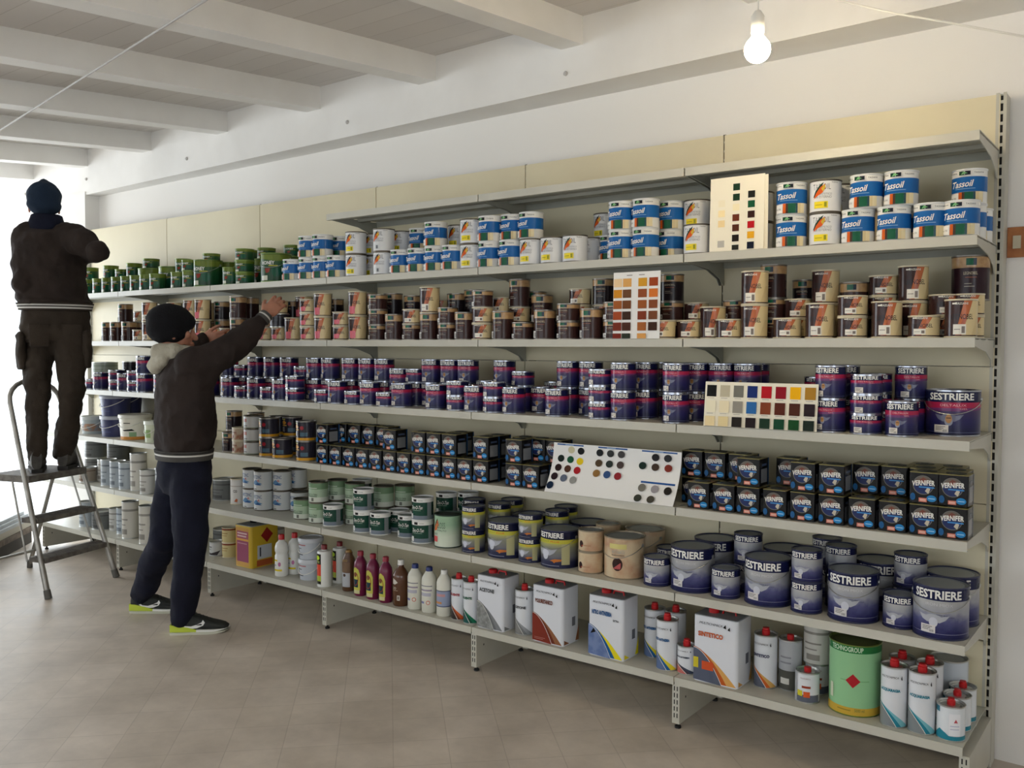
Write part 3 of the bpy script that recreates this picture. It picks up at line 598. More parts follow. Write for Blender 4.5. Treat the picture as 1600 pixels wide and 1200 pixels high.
# pails
def pail(R, H, col, lidc, band=None, clear=False, items=()):
    mb = MB(); mb.lathe([(R*.88, 0), (R*.97, H-.02)], mat('pail_%d_%d_%d' % col, S(*col), .4), 40, cap=True)
    art(mb, items, lambda u, z, L: ((R*.88+R*.09*z/(H-.02)+.0006+.0002*L)*sin(u/R), -(R*.88+R*.09*z/(H-.02)+.0006+.0002*L)*cos(u/R), z))
    l = MB(); l.lathe([(R, H-.024), (R+.003, H-.022), (R+.003, H-.004), (R, H), (R-.008, H), (R-.010, H-.004), (.0001, H-.004)], mat('pail_lid_%d_%d_%d' % lidc, S(*lidc), .4), 40, cap=False)
    hd = MB(); hd.tube([((R+.001)*cos(pi*k/12), -(R+.001)*sin(pi*k/12), H-.03-.05*sin(pi*k/12)) for k in range(13)], .0022, WHITEP, 6)
    return [['body', mb.mesh('body'), None], ['lid', l.mesh('lid'), None], ['handle', hd.mesh('handle'), None]]
reg('pb', 'plastic_pail', 'navy paint pail with pale lid', 'pail', .098, .138, pail(.098, .138, (40, 46, 96), (178, 182, 196), items=[('rect', -.08, .03, .06, .036, ink(90, 96, 140)), ('rect', -.07, .05, .02, .07, ink(80, 84, 130))]))
reg('pw', 'plastic_pail', 'white pail with orange base stripe', 'pail', .102, .160, pail(.102, .160, (226, 222, 206), (214, 210, 196), items=[('rect', -.25, .0, .25, .020, ink(206, 140, 66)), ('rect', -.075, .104, -.025, .110, ink(70, 70, 64)), ('rect', .01, .104, .06, .110, ink(90, 86, 80)), ('poly', [(.0, .062), (.07, .070), (.09, .058), (.01, .056)], K), ('rect', .05, .02, .10, .05, ink(140, 170, 130))]))
reg('pc', 'plastic_pail', 'pale pail with mottled label', 'pail', .085, .120, pail(.085, .120, (170, 178, 176), (190, 194, 190), items=[('rect', -.2, .02, .2, .07, mat('mottled_pail_label', S(120, 134, 140), .5, noise=(S(160, 120, 90), 30, .4, .6)))]))
reg('ct', 'plastic_pail', 'narrow pale green tub', 'pail', .050, .135, pail(.050, .135, (206, 212, 186), (216, 220, 206), items=[('rect', -.03, .03, .03, .08, ink(150, 176, 120))]))
reg('tu', 'plastic_tub', 'grey-white lidded tub', 'tub', .066, .112, pail(.066, .112, (186, 190, 196), (196, 198, 202), items=[('rect', -.045, .074, .02, .080, ink(170, 110, 110)), ('rect', -.045, .056, -.01, .060, ink(80, 80, 86)), ('rect', -.04, .022, .0, .032, ink(100, 100, 110))]))
# --- solvent bottles with red caps (round steel)
def arcs(u0, u1, zt, zb, c1, c2, c3, white=True):
    """sweeping band from top left to bottom right, a filled field beneath it"""
    n = 10; f = lambda t, k: zt-(zt-zb)*(t**k)
    up = [(u0+(u1-u0)*t/n, f(t/n, 1.45)) for t in range(n+1)]; lo = [(u0+(u1-u0)*.78*t/n, f(t/n, 1.75)) for t in range(n+1)]; fld = [(u0+(u1-u0)*.66*t/n, f(t/n, 1.85)-.004) for t in range(n+1)]
    it = [('poly', up+[(u1, zb), (u0, zb)], c1), ('poly', lo+[(u0, zb)], c2), ('poly', fld+[(u0, zb)], c3)]
    if white:
        for t in range(n):
            a, b2 = fld[t], fld[t+1]; it.append(('poly', [a, b2, (b2[0]+.0012, b2[1]+.0014), (a[0]+.0012, a[1]+.0014)], W, {'lay': 4}))
    return it
def solvent(R, H, cols, word, wcol, small=False):
    c1, c2, c3 = [ink(*c) for c in cols]
    a = arcs(-R*1.5, R*1.5, H*.42, .004, c1, c2, c3)
    it = a+[('text', word, -.002, H*.62, R*1.5, H*.06, wcol, {'bold': .05}), ('text', 'MULTICHIMICA', -.004, H*.84, R*1.3, H*.036, ink(60, 60, 66), {'shear': .3}), ('poly', [(R*.72, H*.83), (R*.80, H*.88), (R*.84, H*.81), (R*.78, H*.80)], ink(60, 60, 66))]
    ps = can_parts(R, H, ink(222, 224, 228), it, lid=STEEL, rim=STEEL)
    cp = MB(); cp.lathe([(.0145, H-.006), (.0145, H+.012), (.012, H+.014), (.012, H+.021), (.0001, H+.022)], REDCAP, 18, cap=False); ps.append(['cap', cp.mesh('cap'), 'red screw cap'])
    return ps
T_ = ink(40, 130, 150)
reg('c1', 'solvent_can', 'tall solvent can with teal sweep', 'solvent can', .0415, .200, solvent(.0415, .200, [(120, 186, 196), (40, 130, 150), (130, 136, 138)], 'ACQUARAGIA', T_))
reg('c2', 'solvent_can', 'tall solvent can with blue and yellow sweep', 'solvent can', .0415, .195, solvent(.0415, .195, [(222, 206, 50), (36, 96, 150), (92, 112, 150)], 'NITRO ANTINEBBIA', ink(36, 90, 140)))
reg('c3', 'solvent_can', 'small solvent can with red speckle', 'solvent can', .036, .108, solvent(.036, .108, [(60, 70, 90), (70, 60, 70), (196, 110, 104)], 'NITRO ANTINEBBIA', ink(50, 60, 80)))
reg('c4', 'solvent_can', 'tall solvent can with orange sweep', 'solvent can', .0415, .195, solvent(.0415, .195, [(206, 160, 90), (200, 96, 40), (92, 96, 110)], 'SINTETICO', ink(60, 64, 96)))
reg('c5', 'solvent_can', 'small solvent can with yellow and orange blocks', 'solvent can', .041, .108, can_parts(.041, .108, ink(222, 224, 228), [('rect', -.06, .004, .06, .030, ink(92, 98, 112)), ('rect', -.022, .024, -.002, .044, ink(206, 196, 50)), ('rect', .002, .022, .024, .042, ink(214, 92, 46)), ('rect', -.004, .054, .026, .062, ink(150, 60, 40)), ('text', 'MULTICHIMICA', .008, .088, .034, .005, ink(150, 110, 110)), ('rect', -.060, .0, -.024, .104, ink(170, 172, 176))])+[['cap', (lambda c_: (c_.lathe([(.0125, .102), (.0125, .118), (.0001, .120)], REDCAP, 18, cap=False), c_.mesh('cap'))[1])(MB()), 'red screw cap']])
reg('c6', 'solvent_can', 'small solvent can with teal base', 'solvent can', .042, .112, can_parts(.042, .112, ink(222, 226, 230), [('rect', -.14, .003, .14, .018, T_), ('poly', [(-.05, .018), (-.03, .036), (-.01, .026), (.0, .018)], T_), ('rect', -.06, .088, -.030, .106, ink(40, 110, 130)), ('rect', .0, .020, .034, .090, ink(236, 236, 240)), ('poly', [(.014, .062), (.020, .074), (.026, .062)], ink(190, 80, 90)), ('rect', .004, .050, .030, .052, ink(170, 170, 200)), ('rect', .004, .040, .030, .042, ink(170, 170, 200))])+[['cap', (lambda c_: (c_.lathe([(.0125, .106), (.0125, .120), (.010, .122), (.010, .128), (.0001, .129)], REDCAP, 18, cap=False), c_.mesh('cap'))[1])(MB()), 'red screw cap']])
reg('c7', 'solvent_can', 'tall solvent can with grey speckle', 'solvent can', .0415, .195, solvent(.0415, .195, [(150, 152, 154), (120, 122, 124), (132, 130, 128)], 'ACETONE', ink(90, 90, 92)))
reg('c8', 'solvent_can', 'tall solvent can with orange and black sweep', 'solvent can', .036, .190, solvent(.036, .190, [(206, 96, 50), (120, 60, 40), (60, 52, 50)], 'DILUENTE', ink(150, 30, 40)))
reg('c9', 'solvent_can', 'tall solvent can with green sweep', 'solvent can', .036, .190, solvent(.036, .190, [(28, 110, 80), (24, 80, 60), (30, 84, 80)], 'DILUENTE', ink(24, 92, 66)))
reg('ca', 'solvent_can', 'grey solvent can with dark label', 'solvent can', .0415, .185, can_parts(.0415, .185, ink(176, 178, 182), [('rect', -.13, .004, .13, .074, ink(84, 84, 78)), ('rect', -.018, .024, .016, .046, ink(214, 212, 204)), ('rect', -.02, .12, .022, .126, ink(140, 140, 146)), ('rect', -.02, .10, .022, .106, ink(140, 140, 146))])+[['cap', (lambda c_: (c_.lathe([(.0125, .180), (.0125, .198), (.0001, .200)], REDCAP, 18, cap=False), c_.mesh('cap'))[1])(MB()), 'red screw cap']])
reg('cb', 'solvent_can', 'large teal and white can', 'solvent can', .060, .175, can_parts(.060, .175, ink(206, 214, 222), [('rect', -.19, .004, .19, .060, T_), ('poly', [(-.19, .060), (-.02, .060), (.05, .076), (.19, .060)], T_), ('rect', -.028, .016, .008, .034, ink(226, 226, 222)), ('rect', -.012, .020, -.002, .030, K)], lid=DKSTEEL))
def drum():
    R, H = .085, .245; c = 2*pi*R; g = ink(40, 118, 62)
    it = [('rect', -c/2, H*.885, c/2, H*.985, g), ('text', 'TECHNOGROUP', -.012, H*.935, .112, H*.07, ink(200, 224, 196), {'bold': .02}), ('poly', [(-.012, .122), (.012, .146), (.036, .122), (.012, .098)], ink(176, 36, 44)), ('rect', -c/2, .004, c/2, .030, ink(200, 164, 60)),
          ('text', '5000 ml', .034, .022, .032, .010, ink(80, 110, 60)), ('rect', -.040, .018, .006, .022, ink(150, 130, 50)), ('rect', -.030, .120, .066, .124, ink(126, 176, 126), {'lay': 0}), ('rect', -.075, .05, -.060, .10, ink(206, 214, 186))]
    return can_parts(R, H, ink(146, 196, 146), it, lid=mat('green_lid', S(86, 98, 52), .5), rim=mat('green_rim', S(112, 132, 60), .35, .5), n=56)
reg('dr', 'paint_drum', 'large light green drum with red diamond', 'drum', .085, .245, drum())
def canister(w, d, H, cols, word, wc, extra=()):
    mb = MB(); body = mat('white_printed_tinplate', S(222, 224, 230), .25); mb.rbox(w, d, H, .014, body)
    c1, c2, c3 = cols; a = arcs(-w/2+.002, w/2-.004, H*.52, .004, c1, c2, c3)
    it = a+list(extra)+[('text', word, -w*.10, H*.735, w*.56, H*.075, wc, {'bold': .05}), ('text', 'MULTICHIMICA', -w*.10, H*.90, w*.52, H*.036, ink(40, 40, 46), {'shear': .3, 'lay': 6}), ('poly', [(w*.18, H*.885), (w*.24, H*.935), (w*.25, H*.87)], K), ('poly', [(w*.28, H*.86), (w*.33, H*.91), (w*.34, H*.85)], K)]
    art(mb, it, flat(-d/2), step=0)
    art(mb, [('poly', [(-d/2+.010, .004), (-d/2+.010, H*.10), (-d/2+.05, .004)], c1), ('rect', d*.05, H*.30, d*.25, H*.46, ink(110, 112, 120)), ('poly', [(d/2-.030, .004), (d/2-.004, .004), (d/2-.004, H*.3)], c1)], sideR(w/2), step=0)
    ps = [['body', mb.mesh('body'), None]]
    t = MB(); t.rbox(w-.006, d-.006, .003, .012, DKSTEEL, H-.0005); ps.append(['top_plate', t.mesh('top_plate'), 'recessed grey top'])
    cp = MB(); cp.lathe([(.020, H+.002), (.020, H+.016), (.017, H+.019), (.0001, H+.020)], REDCAP, 20, cx=-w*.2, cap=False); ps.append(['cap', cp.mesh('cap'), 'red screw cap'])
    hd = MB(); hd.tube([(.0, 0, H+.002), (.004, 0, H+.016), (w*.28, 0, H+.016), (w*.30, 0, H+.002)], .004, REDCAP, 8); ps.append(['carry_handle', hd.mesh('carry_handle'), 'red carry handle'])
    return ps
BXD = .125
reg('x1', 'solvent_canister', 'white canister with grey sweep', 'canister', .08, .235, canister(.150, BXD, .235, (ink(132, 134, 136), ink(110, 112, 114), mat('grey_speckle', S(120, 122, 120), .3, noise=(S(150, 152, 150), 60, .4, .6))), 'ACETONE', ink(96, 98, 100)), box=(.150, BXD))
reg('x2', 'solvent_canister', 'white canister with brown sweep', 'canister', .08, .240, canister(.158, BXD, .240, (ink(146, 96, 66), ink(110, 50, 34), ink(128, 50, 38)), 'POLIURETANICO', ink(110, 52, 32), [('rect', -.066, .012, -.02, .014, ink(180, 120, 110), {'lay': 8}), ('rect', -.066, .018, -.01, .020, ink(180, 120, 110), {'lay': 8})]), box=(.158, BXD))
reg('x3', 'solvent_canister', 'white canister with yellow and blue sweep', 'canister', .08, .245, canister(.165, BXD, .245, (ink(228, 212, 30), ink(30, 92, 150), mat('blue_print', S(90, 112, 160), .3, noise=(S(116, 134, 176), 30, .4, .6))), 'NITRO ANTINEBBIA', ink(34, 84, 136), [('poly', [(-.070, .088), (-.056, .112), (-.045, .098)], K, {'lay': 8}), ('text', 'EXTRA', .050, .158, .026, .008, K, {'bold': .03})]), box=(.165, BXD))
reg('x4', 'solvent_canister', 'white canister with orange and gold sweep', 'canister', .09, .248, canister(.176, BXD+.01, .248, (ink(212, 160, 90), ink(190, 92, 40), ink(88, 94, 112)), 'SINTETICO', ink(196, 92, 46), [('rect', -.086, .050, -.066, .090, ink(206, 190, 50), {'lay': 8}), ('rect', -.052, .048, -.006, .080, ink(206, 84, 44), {'lay': 8})]), box=(.176, BXD+.01))
def yellowbox():
    w, d, H = .150, .190, .235; mb = MB(); y = mat('yellow_printed_tinplate', S(206, 172, 44), .35); mb.rbox(w, d, H, .012, y)
    art(mb, [('rect', -.066, .006, .052, .225, ink(206, 160, 90)), ('rect', -.056, .030, .048, .150, ink(158, 84, 112)), ('rect', -.056, .160, .048, .205, ink(170, 96, 112)), ('rect', -.056, .150, .048, .162, ink(226, 170, 90)), ('rect', -.05, .172, .030, .180, ink(226, 200, 196)), ('rect', -.05, .188, .036, .196, ink(226, 200, 196)), ('rect', -.05, .132, .036, .138, ink(200, 150, 160))], flat(-d/2), step=0)
    art(mb, [('poly', [(-.03, .178), (.012, .222), (.054, .178), (.012, .134)], ink(140, 30, 28)), ('rect', -.055, .046, .045, .124, ink(196, 200, 206)), ('rect', -.040, .060, -.030, .112, ink(70, 70, 80)), ('rect', -.060, .006, .050, .040, ink(176, 90, 50))], sideR(w/2), step=0)
    t = MB(); t.rbox(w-.006, d-.006, .003, .012, DKSTEEL, H)
    cp = MB(); cp.lathe([(.020, H+.003), (.020, H+.016), (.0001, H+.018)], K, 20, cx=-w*.2, cap=False)
    return [['body', mb.mesh('body'), None], ['top_plate', t.mesh('top_plate'), None], ['cap', cp.mesh('cap'), None]]
reg('yx', 'solvent_canister', 'yellow canister with purple panel', 'canister', .1, .237, yellowbox(), box=(.150, .190))
# --- plastic bottles
def bottle(R, H, prof, m, capm, items, caph=.024, capr=.016, n=32, capname='cap'):
    mb = MB(); mb.lathe(prof, m, n); art(mb, items, cyl(R)); c_ = MB(); z = prof[-1][1]
    c_.lathe([(capr, z-.004), (capr, z+caph*.8), (capr*.86, z+caph), (.0001, z+caph)], capm, 20, cap=False)
    return [['body', mb.mesh('body'), None], [capname, c_.mesh(capname), None]]
def bprof(R, H, shoulder=.72, neck=.012): return [(R-.004, 0), (R, .005), (R, H*shoulder), (R*.92, H*(shoulder+.07)), (R*.6, H*(shoulder+.17)), (neck+.002, H*(shoulder+.23)), (neck, H)]
yl = ink(222, 196, 40)
reg('b1', 'plastic_bottle', 'white ribbed bottle with red cap', 'bottle', .036, .225, bottle(.036, .225, [(.033, 0), (.036, .005), (.036, .11), (.032, .118), (.032, .126), (.036, .136), (.036, .155), (.030, .178), (.016, .192), (.013, .202)], mat('white_bottle', S(226, 226, 220), .35), REDCAP, [('rect', -.032, .084, .004, .092, yl), ('rect', -.034, .030, .030, .040, yl), ('ell', .016, .068, .008, .012, ink(190, 120, 160)), ('rect', -.02, .060, -.004, .064, ink(120, 120, 150))]))
reg('b2', 'glue_bottle', 'white cylinder bottle with red and green label', 'bottle', .037, .190, bottle(.037, .190, [(.037, 0), (.037, .010), (.037, .176), (.034, .184), (.014, .188), (.014, .196)], mat('white_bottle', S(226, 226, 220), .35), mat('dark_red_cap', S(120, 26, 30), .4), [('rect', -.038, .014, .010, .172, ink(38, 40, 32)), ('rect', -.038, .058, .010, .118, ink(216, 76, 52)), ('rect', -.038, .030, .010, .058, ink(176, 186, 70)), ('ell', -.012, .152, .014, .012, ink(190, 220, 50)), ('text', 'VITX', -.012, .130, .030, .012, ink(206, 214, 120), {'bold': .02})], caph=.02))
br_ = mat('brown_plastic', S(92, 62, 40), .35)
reg('b3', 'plastic_bottle', 'brown bottle with grey label', 'bottle', .033, .200, bottle(.033, .200, bprof(.033, .185, .84, .018), br_, mat('yellow_brown_cap', S(150, 110, 40), .4), [('rect', -.034, .024, .030, .096, ink(176, 178, 182)), ('ell', .0, .084, .008, .008, ink(90, 70, 60)), ('rect', -.034, .100, .030, .150, ink(120, 96, 76)), ('text', 'OLIO', .0, .160, .034, .012, ink(170, 140, 60))]))
mg = mat('magenta_plastic', S(112, 24, 62), .3)
def mag():
    it = [('rect', -.030, .012, .018, .030, ink(206, 200, 150)), ('poly', [(-.030, .030), (.020, .030), (.020, .110), (.012, .134), (-.004, .146), (-.020, .138), (-.030, .120)], ink(196, 192, 88)), ('rect', -.024, .044, .010, .084, ink(36, 62, 74)), ('ring', -.006, .086, .018, .034, .003, ink(150, 60, 30)), ('ell', -.006, .108, .010, .012, ink(130, 84, 60))]
    return bottle(.033, .215, [(.030, 0), (.033, .006), (.033, .150), (.030, .168), (.020, .186), (.014, .196), (.014, .204)], mg, mat('red_purple_cap', S(150, 30, 50), .4), it, caph=.018)
reg('b4', 'plastic_bottle', 'magenta bottle with yellow arched label', 'bottle', .033, .220, mag())
amber = mat('amber_plastic', S(88, 52, 30), .15, coat=.3)
reg('b5', 'plastic_bottle', 'clear brown oil bottle with white cap', 'bottle', .040, .215, bottle(.040, .215, bprof(.040, .200, .70, .013), amber, WHITEP, [('poly', [(-.020, .108), (-.018, .136), (.002, .126), (.012, .116), (-.004, .106)], ink(206, 200, 190)), ('text', 'LIO', -.008, .088, .022, .012, ink(214, 206, 190)), ('rect', -.022, .076, .012, .078, ink(180, 160, 140)), ('rect', .008, .030, .022, .054, ink(220, 214, 204)), ('rect', .011, .034, .019, .050, ink(120, 110, 100))], caph=.020))
bl = mat('blue_cap', S(26, 44, 110), .4)
def wbot(c, h=.205): return bottle(.0365, h, bprof(.0365, h-.016, .80, .013), mat('milky_bottle', S(222, 220, 206), .4), c, [('rect', -.036, .126, .036, .130, ink(120, 120, 130)), ('rect', -.036, .104, .034, .112, ink(160, 150, 164)), ('rect', -.034, .080, .030, .096, ink(186, 184, 196)), ('ell', .016, .050, .010, .010, ink(206, 110, 90)), ('ell', .016, .050, .007, .007, ink(226, 220, 206)), ('rect', -.026, .044, -.004, .054, ink(130, 130, 176))])
reg('b6', 'plastic_bottle', 'milky white bottle with navy cap', 'bottle', .0365, .210, wbot(bl))
reg('b7', 'plastic_bottle', 'white bottle with grey-blue label and white cap', 'bottle', .0365, .210, bottle(.0365, .205, bprof(.0365, .189, .80, .015), mat('milky_bottle', S(222, 220, 206), .4), WHITEP, [('rect', -.057, .048, .057, .122, ink(150, 160, 186)), ('rect', -.057, .118, .057, .122, ink(84, 84, 100)), ('rect', -.057, .046, .057, .050, ink(60, 70, 110)), ('rect', -.02, .094, .026, .106, ink(200, 150, 150)), ('rect', -.03, .060, .01, .070, ink(200, 140, 90))]))
# ------------------------------------------------------------------ stock on the shelves
# (level, left edge as seen from the aisle, distance behind the shelf lip, kinds bottom>top, lift above the shelf, turn in degrees)
STOCK = []
def A(s, px, d, kinds, lift=0.0, rot=0): STOCK.append((s, px, d, kinds.split(), lift, rot))
# level 6 : green and blue tins
for px, d, k in ((131, .02, 'gs'), (147, .02, 'gs'), (161, .02, 'gs'), (176, .02, 'gs'), (190.5, .02, 'gs'), (205, .02, 'gs'), (220, .02, 'gs'), (235.6, .02, 'gs'), (269, .03, 'gs'), (287, .02, 'gs gx'), (304.6, .01, 'gb'), (350, .01, 'gs'), (369, .02, 'gx gx gx'), (409, .01, 'gb')): A(6, px, d, k)
for px, d, k, l in ((133, .14, 'gs gs', 0), (164, .14, 'gs gs', 0), (183, .14, 'gs gx', 0), (200, .14, 'gs gs', 0), (218, .14, 'gb gx', 0), (250, .14, 'gb', 0), (276, .16, 'gs gs', 0), (312, .18, 'gb gx', 0), (343, .18, 'gb', 0), (366, .20, 'gb gx', 0), (395, .18, 'gb gx', 0), (436, .18, 'gb gx', 0)): A(6, px, d, k, l)
for px, k in ((443.7, 'tb'), (468.5, 'tb tb'), (490, 'tb tb'), (512, 'tb'), (541, 'tw tw'), (584, 'tv tv'), (611, 'tb'), (637.5, 'tb'), (664, 'tb tb'), (691.5, 'tb'), (720, 'tw tw'), (749.5, 'tb tb'), (780, 'tb'), (811.5, 'tw'), (844, 'tw'), (878, 'tw'), (950, 'tb tb'), (986, 'tb tb'), (1066, 'tw'),
              (1209, 'tb tb'), (1260.5, 'tw tw'), (1311, 'tb'), (1366, 'tb'), (1422, 'tb'), (1480.5, 'tb')): A(6, px, .012, k, 0, {1209: 12, 950: 8}.get(px, 0))
for px, d, k, l in ((497, .125, 'tb tb', 0), (520, .125, 'tb tb', 0), (570, .125, 'tw tw', 0), (612, .13, 'tw tw', 0), (640, .13, 'tb tb', 0), (700, .13, 'tw tw', 0), (783, .125, 'tb', 0),
                    (785, .04, 'tb', .1155), (805, .03, 'tb', .1155), (908, .125, 'tw', 0), (930, .125, 'tb', 0), (922, .22, 'tw tw', 0), (1026, .125, 'tb tb', 0), (1051, .235, 'tb tb', 0), (1066, .13, 'tw tw', 0), (1110, .13, 'tw tw', 0), (1160, .10, 'tw tw', 0), (1283, .125, 'tw tw', 0),
                    (1323, .015, 'tb', .1145), (1376, .02, 'tb', .1145), (1374, .13, 'tb tb', 0), (1427, .13, 'tb', 0), (1495, .124, 'tb tb', 0), (1503, .238, 'tb', 0)): A(6, px, d, k, l)
# level 5 : wood stains
for px, k in ((160, 'st'), (173, 'st'), (191, 'st'), (208, 'ls'), (223, 'lt lt'), (254, 'pt'), (288, 'pt pt'), (305.5, 'pt pt'), (330, 'ls'), (342, 'ls'), (360, 'st st'), (402, 'ps'), (424, 'ps dk ls'), (445, 'pt'), (469, 'ps ps ps'), (491, 'pt pt'), (520, 'ps ps'), (544.5, 'pt pt'), (576, 'ss ss ss'), (602, 'st'), (629, 'ss ls'), (656, 'st lt'), (684, 'ss ss'), (710.5, 'st'), (737.5, 'ls ls ss'),
              (769, 'st'), (800, 'ss'), (834, 'st'), (870, 'ss ss'), (906, 'st'), (942, 'ss ss'), (1030, 'ls'), (1052, 'ls'), (1088, 'lt'), (1114, 'ls'), (1155, 'lt lt'), (1207, 'ls'), (1257, 'lt'), (1307, 'ls ls'), (1359.5, 'lt'), (1417, 'ls'), (1474.5, 'lt')): A(5, px, .012 if px not in (1052, 1088) else .06, k, 0, {1417: -14, 1155: -5, 1114: 5, 1207: 6}.get(px, 0))
for px, d, k, l in ((186, .13, 'st st', 0), (210, .13, 'st ls', 0), (262, .13, 'pt pt', 0), (315, .13, 'sd pt', 0), (336, .13, 'st sd', 0), (380, .13, 'st st', 0), (410, .13, 'sd sd', 0), (445, .13, 'sd sd', 0), (462, .13, 'pt pt', 0), (510, .13, 'sd sd', 0), (560, .13, 'pt pt', 0), (600, .13, 'st sd', 0), (632, .14, 'sd sd', 0), (677, .12, 'ls lt', 0), (700, .13, 'sd sd', 0), (720, .14, 'st sd', 0),
                    (772, .12, 'lt ls', 0), (790, .13, 'ss ls st', 0), (830, .13, 'ls st', 0), (816, .20, 'sd sd', 0), (862, .14, 'sd', 0), (889, .12, 'ls ls ls', 0), (925, .13, 'ls ls sd', 0), (945, .22, 'st st', 0), (1033, .13, 'ss ss sd', 0), (1060, .13, 'ls ls', 0), (1127, .13, 'ls ss', 0),
                    (1200, .13, 'ss ss st', 0), (1228, .12, 'ls ls', 0), (1236, .23, 'sd sd', 0), (1274, .12, 'lt lt', 0), (1318, .13, 'ls st', 0), (1342, .13, 'ls ls ls', 0), (1391, .12, 'lt lt', 0), (1445, .12, 'ls ls', 0), (1484, .128, 'ls ls', 0), (1500, .20, 'st sb', 0)): A(5, px, d, k, l)
# level 4 : navy enamels
for px, k in ((134, 'ds'), (144, 'dt'), (170, 'ds ds'), (183, 'dt'), (198.5, 'ds ds'), (213, 'dt dt'), (240, 'dt'), (265, 'dt'), (290, 'dt ds'), (315, 'dt'), (345, 'dt'), (366, 'ds'), (386, 'dt'), (406, 'ds'), (425, 'dt'), (446, 'ds ds'), (491, 'ds'), (512, 'dt'), (538, 'ds'), (562, 'dt'), (587.5, 'ds'), (611, 'dt'), (665, 'dt'), (697.5, 'ds ds'), (725, 'dt'), (755, 'ds ds'), (785, 'dt'), (852, 'dt'),
              (920, 'ds ds ds'), (954, 'dt dt'), (1035.5, 'dt dt'), (1274, 'dt dt'), (1329, 'ds ds ds'), (1384, 'dt')): A(4, px, .02, k, 0, {1274: -6, 1329: 6}.get(px, 0))
A(4, 1463, .13, 'db')
for px, d, k, l in ((152, .15, 'ds gp', 0), (192, .13, 'dt dk', 0), (232, .13, 'dt dt', 0), (345, .13, 'dt dt', 0), (366, .13, 'dt ds', 0), (387, .13, 'dt dt', 0), (412, .13, 'dt dt', 0), (440, .13, 'dt dt', 0), (457, .14, 'dt ds', 0), (478, .14, 'dt dt', 0), (502, .14, 'dt dt', 0), (534, .14, 'dt dt', 0), (560, .14, 'dt dt', 0), (585, .13, 'dt dt', 0), (612, .13, 'ds dt', 0), (634, .14, 'dt ds', 0), (655, .14, 'dt dt', 0), (688, .13, 'dt dt', 0), (722, .13, 'dt dt', 0), (748, .14, 'ds ds', 0),
                    (768, .14, 'dt dt', 0), (798, .14, 'dt ds', 0), (822, .14, 'dt', 0), (850, .26, 'ds ds', 0), (870, .14, 'dt dt', 0), (905, .14, 'dt dt', 0), (990, .135, 'dt dt', 0), (1012, .25, 'dt dt', 0), (1073, .135, 'dt dt', 0), (1105, .14, 'dt dt', 0), (1100, .26, 'dt ds', 0), (1142, .14, 'dt dt', 0), (1160, .26, 'dt dt', 0), (1257, .26, 'dt ds', 0), (1296, .14, 'dt dt', 0),
                    (1345, .14, 'ds ds ds', 0), (1398, .15, 'dt dt', 0)): A(4, px, d, k, l)
# level 3 : black square tins, primers, pails
for px in (493, 513.5, 534, 554.5, 575, 597, 619, 641.8, 665.5, 689.5, 713.5, 738.5, 789.5, 816, 1064, 1075.5+19.5-19.5, 1114.5, 1152.5, 1193.8, 1236.5, 1281, 1328.5, 1376, 1424, 1475.5):
    if px == 1064: continue
    A(3, px, .02, 'v'+(' v' if px in (493, 597, 641.8, 665.5, 689.5, 738.5, 789.5, 1152.5, 1236.5, 1281, 1424, 1475.5) else ''))
A(3, 845, .075, 'v v')
for px, n in ((522, 2), (543, 2), (565, 2), (587, 2), (625, 1), (700, 2), (757, 2), (800, 2), (826, 2), (1066, 2), (1101, 2), (1139, 2), (1179, 1), (1213, 2), (1256, 1), (1334, 2), (1378, 2), (1423, 2), (1470, 2)): A(3, px, .113, ' '.join(['v']*n))
for px, n in ((1400, 2), (1443, 2)): A(3, px+22, .206, ' '.join(['v']*n))
for px, d, k in ((346, .03, 'sd'), (363, .02, 'be be'), (378.5, .02, 'ru ru ru'), (404, .02, 'im im'), (424.5, .015, 'im'), (462, .015, 'im im'), (420, .14, 'im im'), (441, .14, 'im im'), (386, .14, 'sd sd'), (125, .06, 'pc'), (155, .04, 'pb pb'), (184, .02, 'pw'), (224, .02, 'ct'), (186, .24, 'pb pb'), (352, .14, 'sd sd')): A(3, px, d, k)
